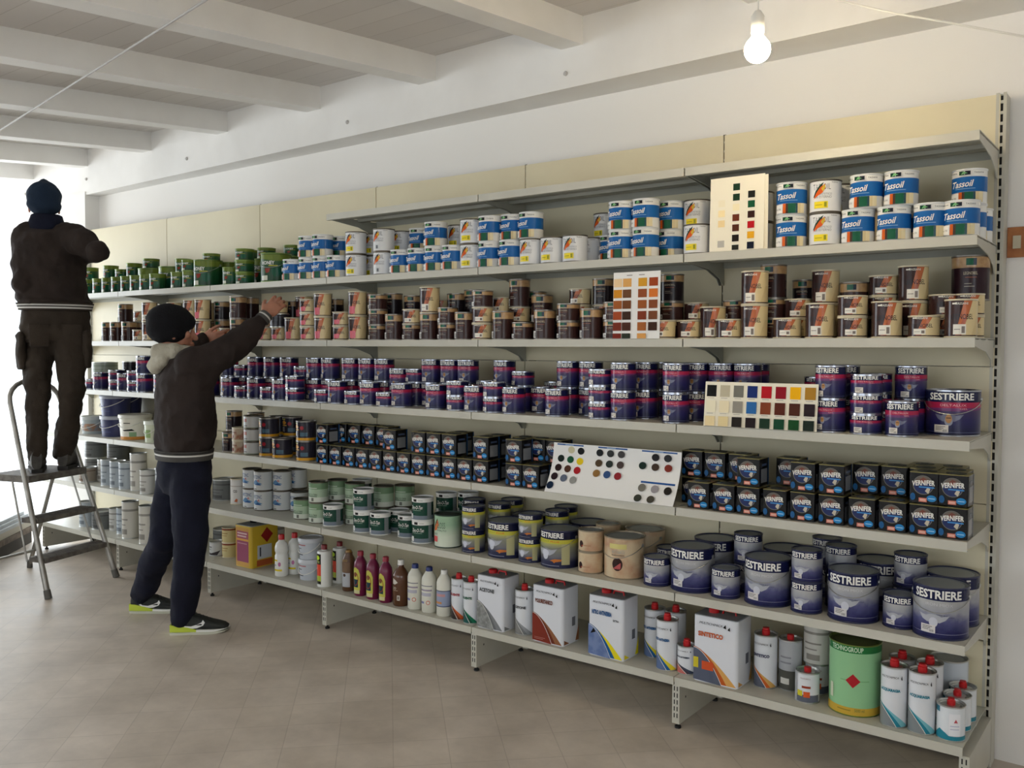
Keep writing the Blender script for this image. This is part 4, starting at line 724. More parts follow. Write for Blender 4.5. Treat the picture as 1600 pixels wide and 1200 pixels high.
# level 2 : metal paints
for px, d, k in ((1443, .012, 'ib'), (1386, .05, 'is'), (1299, .02, 'ib'), (1241, .03, 'is is'), (1167.5, .025, 'ib'), (1115, .03, 'is'), (1051, .025, 'ib'), (1008.5, .03, 'is'), (946, .04, 'wb'), (905, .04, 'ws ws'), (846, .03, 'yb'), (811, .04, 'ys ys'), (763, .03, 'yb'), (722, .03, 'ys ys'), (678.5, .03, 'pg'), (643, .03, 'zd zd'), (621, .08, 'zd'), (577, .04, 'zd'), (551, .03, 'zd zd'), (503.5, .045, 'zd'), (481, .05, 'zl zl'), (457, .07, 'zl'),
                 (395, .10, 'we we'), (377.5, .11, 'we we'), (358, .14, 'co'), (330, .16, 'g2')): A(2, px, d, k)
for px, d, k, l in ((1449, .185, 'ib', 0), (1400, .175, 'is', .111), (1385, .175, 'is', 0), (1310, .205, 'ib', 0), (1292, .15, 'is is', 0), (1250, .27, 'is is', 0), (1190, .21, 'ib', 0), (1156, .16, 'is is', 0), (1088, .21, 'ib', 0), (1022, .21, 'is', 0), (985, .22, 'wb', 0), (928, .20, 'ws ws', 0), (955, .27, 'ws ws', 0), (884, .22, 'yb', 0), (851, .16, 'ys ys', 0), (885, .28, 'ys ys', 0), (800, .21, 'yb', 0), (764, .16, 'ys ys', 0), (790, .28, 'ys ys', 0), (724, .17, 'ys ys', 0),
                    (681, .20, 'zd zd', 0), (710, .27, 'zd zd', 0), (640, .19, 'zd', 0), (607, .15, 'zd', 0), (583, .16, 'zl zl', 0), (613, .23, 'zl zl', 0), (538, .14, 'zl zl', 0), (550, .25, 'zd zd', 0), (511, .16, 'zl zl', 0), (424, .16, 'we we', 0), (452, .20, 'we', 0), (449, .27, 'we we', 0)): A(2, px, d, k, l)
for px, d, k in ((121, .03, 'g5'), (140, .08, 'g1'), (155, .04, 'g4'), (169, .03, 'g4'), (184, .03, 'g4'), (200, .05, 'g3'), (216, .015, 'g1'), (130, .22, 'g2 g2'), (165, .24, 'g2 g2'), (240, .03, 'g4')): A(2, px, d, k)
# bottom level
for px, d, k in ((1472.5, .02, 'c6'), (1484, .115, 'c6'), (1495, .205, 'c6'), (1492, .29, 'cb'), (1429.5, .02, 'c1'), (1387, .02, 'c1'), (1441, .115, 'c1'), (1399, .115, 'c1'), (1303, .03, 'dr'), (1250, .045, 'c5'), (1258, .14, 'c5 g1'), (1225, .12, 'ca'), (1189.5, .09, 'c4'),
                 (1087.5, .02, 'x4'), (1062, .04, 'c3'), (1030, .03, 'c2'), (1013, .13, 'c2'), (1040, .15, 'c2'), (921, .02, 'x3'), (832.5, .02, 'x2'), (806, .04, 'c7'), (744.8, .02, 'x1'), (724, .02, 'c9'), (705, .03, 'c8'), (681.5, .025, 'b7'), (658, .025, 'b6'), (636, .025, 'b6'), (612.5, .02, 'b5'),
                 (591, .02, 'b4'), (571, .025, 'b4'), (551.5, .03, 'b4'), (533, .05, 'b3'), (493.5, .03, 'b2'), (518, .13, 'b2'), (464, .06, 'tu tu'), (427, .03, 'b1'), (447, .10, 'b1'), (364.5, .05, 'yx'), (344, .12, 'by by'), (324, .10, 'wk'), (330, .21, 'g2'), (405, .20, 'g3'),
                 (213.5, .02, 'g3'), (187, .04, 'g3'), (178.5, .09, 'g4'), (163, .12, 'g1'), (143, .07, 'g2'), (120, .06, 'g4'), (236, .02, 'g3')): A(1, px, d, k)

def place_x(px, yc, R, box):
    h = atan2(ray(px, 600).x, ray(px, 600).y)
    if box: d = ray(px, 600); t = (yc-box[1]/2-CAMP.y)/d.y; return CAMP.x+d.x*t+box[0]/2
    hc = h
    for _ in range(8): dist = (yc-CAMP.y)/cos(hc); hc = h+asin(R/dist)
    return CAMP.x+(yc-CAMP.y)*tan(hc)
ITEMS = []
for si, (s, px, d, ks, lift, rot) in enumerate(STOCK):
    k0 = KIND[ks[0]]; Rm = max(KIND[k]['R'] for k in ks)
    bx = k0['box']; hd = bx[1]/2 if bx else Rm
    yc = min(DEP[s]+d+hd, -hd-.0075); x = place_x(px, yc, k0['R'], bx); z = Z[s]+lift+.0005
    for t, k in enumerate(ks):
        hh = KIND[k]['H']
        ITEMS.append([s, x, yc, z, k, t if not lift else 1, d, rot, si]); z += hh+.0006
# push apart tins whose footprints would touch
def foot(it):
    k = KIND[it[4]]; b = k['box']
    return (b[0]/2, b[1]/2) if b else (k['R']+(.0018 if k['R'] < .07 else .0042), None)
cols = {}
for it in ITEMS: cols.setdefault(it[8], []).append(it)
for rnd in range(150):
    mv = 0
    ids = list(cols)
    for a in range(len(ids)):
        for b2 in range(a+1, len(ids)):
            A_, B_ = cols[ids[a]], cols[ids[b2]]
            if A_[0][0] != B_[0][0] or abs(A_[0][1]-B_[0][1]) > .3: continue
            hit = 0
            for p in A_:
                for q in B_:
                    if p[3]+KIND[p[4]]['H'] < q[3]+.002 or q[3]+KIND[q[4]]['H'] < p[3]+.002: continue
                    fa, fb = foot(p), foot(q); dx = q[1]-p[1]; dy = q[2]-p[2]
                    if fa[1] is None and fb[1] is None:
                        o = fa[0]+fb[0]-sqrt(dx*dx+dy*dy)
                        if o > 0: hit = max(hit, o)
                    else:
                        ox = fa[0]+fb[0]-abs(dx); oy = (fa[1] or fa[0])+(fb[1] or fb[0])-abs(dy)
                        if ox > 0 and oy > 0: hit = max(hit, min(ox, oy))
            if hit > 0:
                mv += 1; dx = B_[0][1]-A_[0][1]; dy = B_[0][2]-A_[0][2]
                front, back = (A_, B_) if A_[0][6] <= B_[0][6] else (B_, A_)
                if abs(A_[0][6]-B_[0][6]) < .05:           # same row: shift sideways
                    sg = 1 if dx >= 0 else -1
                    for p in A_: p[1] -= sg*(hit/2+.0003)
                    for q in B_: q[1] += sg*(hit/2+.0003)
                else:
                    sg = 1 if back[0][1] >= front[0][1] else -1
                    for q in back:
                        if back[0][2]+max(foot(p_)[1] or foot(p_)[0] for p_ in back)+hit < -.007: q[2] += hit+.0004
                        else: q[1] += sg*(hit+.0004)
    if not mv: break
def hitc(A_, B_):
    h = 0
    for p in A_:
        for q in B_:
            if p[3]+KIND[p[4]]['H'] < q[3]+.002 or q[3]+KIND[q[4]]['H'] < p[3]+.002: continue
            fa, fb = foot(p), foot(q); dx = q[1]-p[1]; dy = q[2]-p[2]
            if fa[1] is None and fb[1] is None: h = max(h, fa[0]+fb[0]-.0036-sqrt(dx*dx+dy*dy))
            else: h = max(h, min(fa[0]+fb[0]-abs(dx), (fa[1] or fa[0])+(fb[1] or fb[0])-abs(dy)))
    return h
gone = set(); ids = list(cols)
for a in range(len(ids)):
    for b2 in range(a+1, len(ids)):
        A_, B_ = cols[ids[a]], cols[ids[b2]]
        if ids[a] in gone or ids[b2] in gone or A_[0][0] != B_[0][0] or abs(A_[0][1]-B_[0][1]) > .3: continue
        if hitc(A_, B_) > .0008: gone.add(ids[a] if A_[0][6] > B_[0][6] else ids[b2])

for g in gone: cols.pop(g)
ITEMS = [it for it in ITEMS if it[8] not in gone]
bad = set()
for i_, c_ in cols.items():
    for p in c_:
        if p[1]+foot(p)[0] > -.006: 
            dxx = p[1]+foot(p)[0]+.006
            for q in c_: q[1] -= dxx
ORD = lambda n: '%d%s' % (n, {1: 'st', 2: 'nd', 3: 'rd'}.get(n if n < 20 else n % 10, 'th') if not 10 < n % 100 < 14 else 'th')
SHN = {6: 'second highest shelf', 5: 'third highest shelf', 4: 'fourth highest shelf', 3: 'third lowest shelf', 2: 'second lowest shelf', 1: 'bottom shelf'}
TIER = ['bottom tier', 'second tier', 'third tier', 'fourth tier']
groups = {}
for it in ITEMS:
    row = 'front' if it[6] < .105 else 'back'
    it.append(row)
    groups.setdefault((it[4], it[0], row, it[5]), []).append(it)
kindn = {}
for it in ITEMS: kindn[(it[4], it[0])] = kindn.get((it[4], it[0]), 0)+1
for key, lst in groups.items():
    lst.sort(key=lambda a: -a[1])
    for n, it in enumerate(lst): it.append(n+1); it.append(len(lst))
protos = {}
def place(it):
    s, x, y, z, k, tier, d, rot, si, row, n, tot = it; K_ = KIND[k]
    if k not in protos:
        r = empty(K_['name']); ch = []
        for nm, me, lb in K_['parts']:
            o = bpy.data.objects.new(nm, me); COL.objects.link(o); o.parent = r
            if lb: o['label'] = lb
            ch.append(o)
        protos[k] = (r, ch)
    else:
        r0, ch0 = protos[k]; r = r0.copy(); COL.objects.link(r)
        for c in ch0: o = c.copy(); o.parent = r; COL.objects.link(o)
    r.location = (x, y, z)
    j = random.uniform(-4, 4) if not K_['box'] else random.uniform(-.4, .4)
    if not K_['box'] and row == 'back': j = random.uniform(-12, 12)
    if k in ('gs', 'gb', 'gx'): rot += 24
    elif x < -2.0 and not K_['box']: rot += 7
    r.rotation_euler = (0, 0, radians(rot+j))
    look = K_['look']
    if kindn[(k, s)] == 1: lab = '%s on the %s' % (look, SHN[s])
    elif tot == 1: lab = '%s, the only one in the %s row, %s, %s' % (look, row, TIER[tier], SHN[s])
    else: lab = '%s, %s from right in %s row, %s, %s' % (look, ORD(n), row, TIER[tier], SHN[s])
    wds = lab.split()
    if len(wds) > 16: lab = lab.replace('the only one in the', 'alone in').replace(' from right in ', ' from right, ').replace('highest shelf', 'top shelf') if False else lab.replace('the only one in the', 'alone in').replace(' from right in ', ' from right, '); wds = lab.split()
    if len(wds) > 16: lab = lab.replace(' tier', '-tier'); lab = lab.replace(TIER[tier].replace(' ', '-')+', ', ['bottom-tier', 'second-tier', 'third-tier', 'fourth-tier'][tier]+', ')
    tag(r, lab, K_['cat'])
    if kindn[(k, s)] > 1: r['group'] = '%ss on the %s' % (look, SHN[s]) if ' with ' not in look else '%s, %s' % (look, SHN[s])
for it in ITEMS: place(it)
# ------------------------------------------------------------------ colour cards
cardm = mat('ivory_card', S(244, 236, 214), .6); cardw = mat('white_card', S(238, 236, 232), .5)
def sw(r, g, b): return mat('swatch_%d_%d_%d' % (r, g, b), S(r, g, b), .5, 0, .1)
def card(name, label, px0, px1, s, d, H, lean, items_fn, m, curve=0.0, double=False, skew=0.0):
    """a thin card whose lower edge stands on the shelf; leans back; curve bends its lower part forward"""
    y = DEP[s]+d; z0 = Z[s]+.001
    dd = ray(px0, 600); xa = CAMP.x+dd.x*(y-CAMP.y)/dd.y; dd = ray(px1, 600); xb = CAMP.x+dd.x*(y-CAMP.y)/dd.y
    W_ = xb-xa; t = empty(name, (xa, y, z0)); t.rotation_euler = (0, 0, skew)
    def mp(u, v, L):
        o = .0012+.00018*L
        yy = lean*v+curve*4*0*(v/H)*(1-v/H)-curve*((v/H)-1)**2*-1*0
        yc = lean*v + (curve*(1-(1-v/H)**2) if curve else 0)
        dy = lean + (curve*2*(1-v/H)/H if curve else 0); nn = sqrt(1+dy*dy)
        return (u, yc-o/nn, (v*1.0 if not curve else v)+o*dy/nn)
    mb = MB(); N = 14
    g = []
    for sd in (0, 1):
        for i in range(N+1):
            v = H*i/N
            for u in (0, W_):
                p = mp(u, v, 0); g.append((p[0], p[1]+(.0016 if sd else .0), p[2]))
    n2 = 2*(N+1)
    fs = []
    for i in range(N):
        a = 2*i; fs += [(a, a+1, a+3, a+2), (n2+a, n2+a+2, n2+a+3, n2+a+1), (a, a+2, n2+a+2, n2+a), (a+1, n2+a+1, n2+a+3, a+3)]
    fs += [(0, n2, n2+1, 1), (2*N, 2*N+1, n2+2*N+1, n2+2*N)]
    mb.add(g, fs, m)
    its = items_fn(W_, H)
    # cut in v as well so curved cards stay covered
    tmp = MB(); art(tmp, its, lambda u, v, L: (u, v, L), step=0)
    bmx = bmesh.new()
    for fi, f in enumerate(tmp.f):
        bv = [bmx.verts.new(tmp.v[i]) for i in f]
        fc = bmx.faces.new(bv); fc.material_index = tmp.m[fi]
    for q in range(1, 40):
        bmesh.ops.bisect_plane(bmx, geom=bmx.verts[:]+bmx.edges[:]+bmx.faces[:], plane_co=(0, H*q/40, 0), plane_no=(0, 1, 0), dist=1e-7)
    bmx.verts.index_update()
    for f in bmx.faces: mb.add([mp(v.co.x, v.co.y, v.co.z+1) for v in f.verts], [tuple(range(len(f.verts)))], tmp.mats[f.material_index])
    bmx.free()
    mb.build('printed_sheet', t)
    if double:
        b2 = MB(); b2.box(.012, W_+.012, .008, .0095, 0, H*.985, m); b2.build('rear_leaf', t)
    tag(t, label, 'colour card'); return t
def it_a(W_, H):
    C = {0: {3: (242, 232, 204), 4: (248, 228, 176), 5: (240, 214, 160), 7: (186, 182, 172), 8: (176, 174, 166)}, 1: {1: (30, 58, 40), 2: (30, 56, 38), 3: (246, 234, 196), 4: (110, 52, 32), 5: (84, 44, 28), 6: (36, 28, 22), 7: (44, 44, 36)}, 2: {1.85: (34, 34, 30), 2.8: (28, 84, 54), 3.8: (56, 30, 24), 4.8: (186, 26, 34), 5.8: (232, 170, 40), 6.8: (24, 28, 44)}}
    it = []; cx = (.22, .49, .77)
    for c, rows in C.items():
        for r, col in rows.items():
            v = H*(1-.075-.138*(r-(.5 if c else 1.0)))
            v1 = max(v-.045*H, .002); v2 = v+.047*H
            if v2 > .004: it.append(('rect', W_*cx[c]-.013, v1, W_*cx[c]+.013, v2, sw(*col)))
    return it
card('colour_card', 'tall ivory colour card with dark green and red squares among the blue-banded tins', 1106, 1190, 6, .004, .268, .03, it_a, cardm, double=True)
def it_b(W_, H):
    cols = [[(238, 206, 160), (224, 168, 96), (214, 156, 50), (160, 70, 34)], [(214, 142, 40), (112, 74, 46), (150, 80, 46), (214, 118, 50)], [(166, 94, 46), (116, 68, 38), (156, 88, 44), (134, 74, 44)], [(170, 78, 42), (66, 44, 32), (130, 58, 36), (118, 70, 44)], [(124, 50, 34), (78, 46, 34), (168, 100, 52), (66, 42, 30)], [(124, 44, 32), (48, 54, 42), (222, 160, 88), None]]
    it = []; cx = (.10, .30, .63, .86)
    for r, row in enumerate(cols):
        for c, col in enumerate(row):
            if col is None: continue
            v2 = H*(.905-.165*r); v1 = max(v2-.125*H, .001)
            it.append(('rect', W_*cx[c]-W_*.092, v1, W_*cx[c]+W_*.092, v2, sw(*col)))
    it += [('rect', W_*.30, H*.945, W_*.42, H*.955, ink(120, 110, 110)), ('rect', W_*.56, H*.945, W_*.68, H*.955, ink(120, 110, 110))]
    return it
card('colour_card', 'white wood-shade colour card with brown squares on the third highest shelf', 957, 1030, 5, .003, .262, .02, it_b, cardw)
def it_c(W_, H):
    rows = [[(26, 26, 26), (196, 186, 160), (122, 120, 110), (32, 50, 112), (186, 26, 38), (148, 24, 38), (250, 184, 20), (178, 130, 48)], [(246, 236, 206), (240, 226, 190), (154, 148, 136), (50, 108, 170), (134, 66, 38), (92, 42, 30), (80, 40, 28), (46, 34, 38)], [(240, 218, 168), (232, 212, 160), (40, 36, 32), (38, 28, 30), (30, 56, 40), (22, 70, 46), (26, 74, 36), (34, 46, 38)]]
    it = []
    for r, row in enumerate(rows):
        for c, col in enumerate(row):
            u = W_*(.0625+.125*c); v2 = H*(.925-.35*r); v1 = max(v2-.26*H, .001)
            it.append(('rect', u-W_*.045, v1, u+W_*.045, v2, sw(*col)))
            if r < 2: it.append(('rect', u-W_*.035, v1-.035*H, u+W_*.025, v1-.025*H, ink(170, 160, 150)))
    return it
card('colour_card', 'wide ivory colour card with three rows of squares on the fourth highest shelf', 1100, 1277, 4, .003, .162, .10, it_c, cardm, skew=radians(0))
def it_d(W_, H):
    bl_ = ink(40, 86, 150); it = [('rect', W_*.03, H*.955, W_*.25, H*.985, bl_), ('rect', W_*.37, H*.955, W_*.60, H*.985, bl_), ('rect', W_*.71, H*.955, W_*.97, H*.985, bl_), ('rect', W_*.73, H*.36, W_*.98, H*.395, bl_)]
    pts = [(.145, .87, (206, 198, 164)), (.225, .86, (30, 32, 34)), (.065, .68, (26, 38, 32)), (.145, .67, (28, 84, 56)), (.225, .65, (230, 200, 34)), (.055, .49, (46, 30, 28)), (.135, .48, (84, 52, 38)), (.215, .465, (170, 34, 42)), (.04, .31, (44, 30, 34)), (.12, .29, (98, 106, 124)), (.20, .27, (150, 148, 142)), (.025, .13, (26, 42, 66)),
           (.38, .86, (34, 36, 38)), (.465, .86, (54, 56, 56)), (.55, .86, (76, 74, 74)), (.38, .65, (84, 66, 46)), (.465, .65, (44, 52, 48)), (.55, .65, (80, 66, 62)), (.375, .445, (146, 108, 60)), (.46, .44, (54, 82, 128)), (.545, .43, (148, 44, 50)),
           (.81, .86, (38, 36, 38)), (.90, .86, (52, 54, 56)), (.72, .68, (26, 44, 38)), (.815, .67, (70, 54, 44)), (.91, .67, (128, 52, 42)), (.745, .265, (120, 116, 106)), (.84, .26, (152, 146, 150)), (.935, .25, (46, 42, 38)), (.735, .07, (62, 64, 54)), (.83, .06, (74, 70, 60))]
    for u, v, c in pts: it.append(('ell', W_*u+.004, max(H*v, .014), .0165, .0145*(1 if H*v > .02 else .9), sw(*c)))
    for u0 in (.10, .44, .80): it.append(('rect', W_*u0, H*.962, W_*(u0+.07), H*.978, ink(150, 180, 214), {'lay': 9}))
    return it
card('colour_card', 'curved white metallic-shade card with coloured discs among black square tins', 851, 1053, 3, -.006, .200, .02, it_d, cardw, curve=.068)

# ------------------------------------------------------------------ hanging bulb, cables, switch plate
t = empty('hanging_bulb', (-.500, -.900, 2.330)); tag(t, 'glowing bare bulb hanging in a white holder near the right end', 'light bulb')
bm_ = mat('glowing_glass', (1, .86, .60), .3, emis=((1.0, .80, .50), 90.0))
mb = MB(); R = .038; prof = [(.0001, -R)]+[(R*sin(a), -R*cos(a)) for a in [radians(q) for q in range(12, 140, 12)]]+[(.016, .040), (.0135, .046)]
mb.lathe(prof, bm_, 28, cap=False); mb.build('bulb_glass', t)
mb = MB(); mb.lathe([(.0001, .112), (.009, .112), (.014, .104), (.019, .096), (.0195, .050), (.017, .044), (.0001, .044)], WHITEP, 24, cap=False); mb.build('lamp_holder', t)
zc = beam_z(-.9)+.122-2.33
mb = MB(); mb.tube([(0, 0, .11), (.004, 0, .25), (0, 0, zc)], .0028, WHITEP, 8); mb.build('flex', t)
l = bpy.data.lights.new('bulb_light', 'POINT'); l.energy = 195; l.color = (1.0, .82, .60); l.shadow_soft_size = .033
lo = bpy.data.objects.new('bulb_light', l); COL.objects.link(lo); lo.parent = t; lo.location = (0, 0, 0)
def onz(px, py, z): d = ray(px, py); return CAMP+d*((z-CAMP.z)/d.z)
def ony(px, py, y): d = ray(px, py); return CAMP+d*((y-CAMP.y)/d.y)
a_ = onz(322, 0, 2.655); b_ = onz(45, 175, 2.640); dv = b_-a_
mb = MB(); mb.tube([a_-dv*1.1, a_, b_, b_+dv*1.5], .0045, mat('grey_cable', S(176, 172, 168), .6), 8)
tag(mb.build('ceiling_cable'), 'thin grey cable stretched straight under the ceiling beams', 'cable')
pts = [ony(px, py, -.32) for px, py in ((1285, -22), (1307, 0), (1403, 22), (1469, 33))]+[ony(1600, 57, -.20), ony(1700, 80, -.12)]
mb = MB(); mb.tube(pts, .0035, WHITEP, 8)
tag(mb.build('sagging_cable'), 'thin white cable sagging across the girder at the top right', 'cable')
t = empty('switch_plate', (.047, WY, 1.824)); tag(t, 'wood-coloured switch plate on the wall right of the shelving', 'light switch')
mb = MB(); mb.prism([(-.030, -.052), (.030, -.052), (.030, .052), (-.030, .052)], 'y', -.010, 0, mat('orange_wood_plate', S(176, 112, 58), .5, noise=(S(146, 84, 40), 14, .4, .7))); mb.build('plate', t)
mb = MB(); mb.box(-.012, .012, -.016, -.0102, -.022, .022, mat('ivory_switch', S(196, 186, 160), .4)); mb.build('rocker', t)
# ------------------------------------------------------------------ stack of boards on the floor, left
def board_thing(name, z0, z1, y0, y1, x0, x1, m, label, rz, cx, cy):
    o = MB(); o.box(x0, x1, y0, y1, z0, z1, m); q = o.build(name); q.location = (cx, cy, 0); q.rotation_euler = (0, 0, rz); return tag(q, label, 'board', 'boards stacked on the floor at left')
wb = mat('white_board', S(176, 180, 182), .45, noise=(S(160, 164, 166), 5, .4, .7)); cb = mat('cream_board', S(176, 168, 148), .5); bb = mat('brown_chipboard', S(116, 100, 84), .7, noise=(S(92, 78, 64), 30, .4, .6))
cx, cy, rz = -6.02, -.62, radians(135)   # front edge runs from near the camera side towards the wall
board_thing('pallet', .0, .085, 0.0, 1.4, -1.5, .42, mat('shadowed_pallet_wood', S(64, 58, 50), .8), 'dark low pallet under the stack of boards', rz, cx, cy)  # pallet, its dark colour stands in for the shadow below the boards
board_thing('chipboard_panel', .0855, .125, -.01, 1.42, -1.5, .43, bb, 'brown chipboard panel lying on the dark pallet', rz, cx, cy)
board_thing('cream_panel', .1255, .175, 0.0, 1.40, -1.5, .42, cb, 'cream panel in the middle of the stack at left', rz, cx, cy)
for k in range(3):
    board_thing('white_panel', .1758+.0225*k, .1758+.0225*k+.022, -.012+.02*k, 1.40-.03*k, -1.5, .42-.03*k, wb, ('lowest white panel of the stack, over the cream one', 'middle white panel of the stack at left', 'topmost white panel of the stack at left')[k], rz, cx, cy)
# ------------------------------------------------------------------ people
def ball(mb, c, r, m, A=(1, 0, 0), B=(0, 1, 0), C_=(0, 0, 1), n=16):
    c = Vector(c); r = (r, r, r) if not isinstance(r, (tuple, list)) else r; A, B, C_ = Vector(A), Vector(B), Vector(C_)
    vs = [c-C_*r[2]]; k = n//2
    for i in range(1, k):
        ph = -pi/2+pi*i/k
        for j in range(n): th = 2*pi*j/n; vs.append(c+A*(r[0]*cos(ph)*cos(th))+B*(r[1]*cos(ph)*sin(th))+C_*(r[2]*sin(ph)))
    vs.append(c+C_*r[2]); fs = [(0, 1+(j+1) % n, 1+j) for j in range(n)]
    for i in range(k-2): o = 1+i*n; fs += [(o+j, o+(j+1) % n, o+n+(j+1) % n, o+n+j) for j in range(n)]
    o = 1+(k-2)*n; fs += [(o+j, o+(j+1) % n, len(vs)-1) for j in range(n)]
    mb.add(vs, fs, m, True)
def limb(mb, pts, rs, m):
    pts = [Vector(p) for p in pts]
    mb.tube(pts, rs, m, 18)
    for p, r in zip(pts, rs): ball(mb, p, r, m)
def eloft(mb, rings, m, n=28, caps=True):
    """rings: (centre, half width a along A, half depth b along B, A, B)"""
    vs = []
    for c, a, b, A, B in rings:
        c = Vector(c); A = Vector(A); B = Vector(B)
        for j in range(n): th = 2*pi*j/n; vs.append(c+A*(a*cos(th))+B*(b*sin(th)))
    fs = []
    for i in range(len(rings)-1): fs += [(i*n+j, i*n+(j+1) % n, (i+1)*n+(j+1) % n, (i+1)*n+j) for j in range(n)]
    if caps: fs += [tuple(range(n))[::-1], tuple((len(rings)-1)*n+j for j in range(n))]
    mb.add(vs, fs, m, True)
FOLD = {}
def fuse(mb, name, parent, voxel, smooth=6, fold=0.0, fscale=.12, label=None):
    o = mb.build(name, parent, weld=False)
    r = o.modifiers.new('fuse', 'REMESH'); r.mode = 'VOXEL'; r.voxel_size = voxel; r.use_smooth_shade = True
    if smooth: s_ = o.modifiers.new('soft', 'SMOOTH'); s_.iterations = smooth; s_.factor = .5
    if fold:
        if fscale not in FOLD:
            tx = bpy.data.textures.new('folds', 'CLOUDS'); tx.noise_scale = fscale; tx.noise_depth = 2; FOLD[fscale] = tx
        d = o.modifiers.new('folds', 'DISPLACE'); d.texture = FOLD[fscale]; d.strength = fold; d.mid_level = .5; d.texture_coords = 'GLOBAL'
        s2 = o.modifiers.new('soft2', 'SMOOTH'); s2.iterations = 2
    if label: o['label'] = label
    return o
def hand(mb, wrist, dirv, pn, m, curl=35, side=1, spread=4, k=1.0):
    """palm, four unequal bent fingers and a thumb; pn = direction the palm faces; side = +1 when the thumb is on dir x pn"""
    D = Vector(dirv).normalized(); N = Vector(pn); N = (N-D*N.dot(D)).normalized(); Sd = D.cross(N)*side; wrist = Vector(wrist)
    pc = wrist+D*.050*k
    ball(mb, pc, (.048*k, .040*k, .016*k), m, D, Sd, N); ball(mb, wrist+D*.028*k, (.030*k, .030*k, .018*k), m, D, Sd, N); ball(mb, wrist+D*.072*k, (.024*k, .040*k, .014*k), m, D, Sd, N)
    for q, (off, L_) in enumerate(((.030, .92), (.010, 1.02), (-.010, .96), (-.029, .78))):
        p = wrist+D*(.086-.006*abs(q-1.2))*k+Sd*off*k; d = (D+Sd*(off*spread)).normalized(); pts = [p]; ang = radians(curl*.55)
        for seg, ln in enumerate((.043, .026, .021)):
            dd = d*cos(ang)+N*sin(ang); p = p+dd*ln*L_*k; pts.append(p); ang += radians(curl)
        limb(mb, pts, [.0092*k, .0086*k, .0078*k, .0068*k], m)
    p = wrist+D*.022*k+Sd*.026*k; d = (D*.78+Sd*.58+N*.35).normalized(); pts = [p]
    for ln, tw in ((.036, .0), (.030, .35), (.024, .6)): dd = (d*(1-tw)+D*tw*.7+N*tw*.8).normalized(); p = p+dd*ln*k; pts.append(p)
    limb(mb, pts, [.013*k, .0108*k, .0098*k, .0082*k], m)
def head(mb, c, F, m, k=1.0, tilt=0.0):
    """c = centre of the skull, F = facing direction"""
    F = Vector(F).normalized(); U = Vector((0, 0, 1)); Sd = F.cross(U).normalized(); U = Sd.cross(F).normalized(); c = Vector(c)
    q = lambda f, s, u: c+(F*f+Sd*s+U*u)*k
    ball(mb, q(-.008, 0, .022), (.098*k, .078*k, .096*k), m, F, Sd, U, 20); ball(mb, q(.022, 0, -.040), (.066*k, .060*k, .070*k), m, F, Sd, U)
    ball(mb, q(.052, 0, -.092), (.026*k, .030*k, .022*k), m, F, Sd, U)                     # chin
    limb(mb, [q(.082, 0, .010), q(.100, 0, -.020), q(.106, 0, -.034)], [.010*k, .012*k, .014*k], m)   # nose
    for s in (-1, 1):
        ball(mb, q(.098, s*.010, -.036), .008*k, m); ball(mb, q(.060, s*.045, -.020), (.022*k, .018*k, .020*k), m, F, Sd, U)   # nostril, cheek
        ball(mb, q(-.002, s*.080, -.018), (.018*k, .008*k, .030*k), m, F, Sd, U)             # ear
        limb(mb, [q(.078, s*.016, .022), q(.074, s*.040, .020)], [.010*k, .008*k], m)        # brow
    limb(mb, [q(.086, -.018, -.064), q(.093, 0, -.062), q(.086, .018, -.064)], [.007*k, .009*k, .007*k], m)   # lips
    limb(mb, [q(.086, -.014, -.074), q(.090, 0, -.075), q(.086, .014, -.074)], [.006*k, .008*k, .006*k], m)
    return q
def face_bits(q, parent, k=1.0, beard=None):
    for s in (-1, 1):
        e = MB(); ball(e, q(.0705, s*.030, .004), .0115*k, mat('eye_white', S(220, 214, 208), .3)); ball(e, q(.0778, s*.030, .004), .0055*k, mat('iris_brown', S(52, 34, 24), .2)); e.build('eye', parent)
        b_ = MB(); limb(b_, [q(.089, s*.016, .030), q(.084, s*.034, .034), q(.070, s*.050, .028)], [.003*k, .0036*k, .002*k], mat('brow_hair', S(46, 34, 26), .8)); b_.build('eyebrow', parent)
    l_ = MB(); limb(l_, [q(.088, -.020, -.069), q(.097, 0, -.069), q(.088, .020, -.069)], [.002*k, .0042*k, .002*k], mat('lip', S(150, 86, 76), .5)); l_.build('mouth', parent)
skin = bpy.data.materials.new('skin'); skin.use_nodes = True; b = skin.node_tree.nodes['Principled BSDF']
b.inputs['Base Color'].default_value = (*S(176, 122, 98), 1); b.inputs['Roughness'].default_value = .55; b.inputs['Subsurface Weight'].default_value = .08
b.inputs['Subsurface Radius'].default_value = (.6, .25, .15); b.inputs['Subsurface Scale'].default_value = .02
MATS['skin'] = skin
def cloth(name, c, c2=None, bs=220): return mat(name, S(*c), .92, spec=.2, noise=(S(*(c2 or c)), 7, .35, .7), bump=.35, bscale=bs)
Zv = Vector((0, 0, 1))
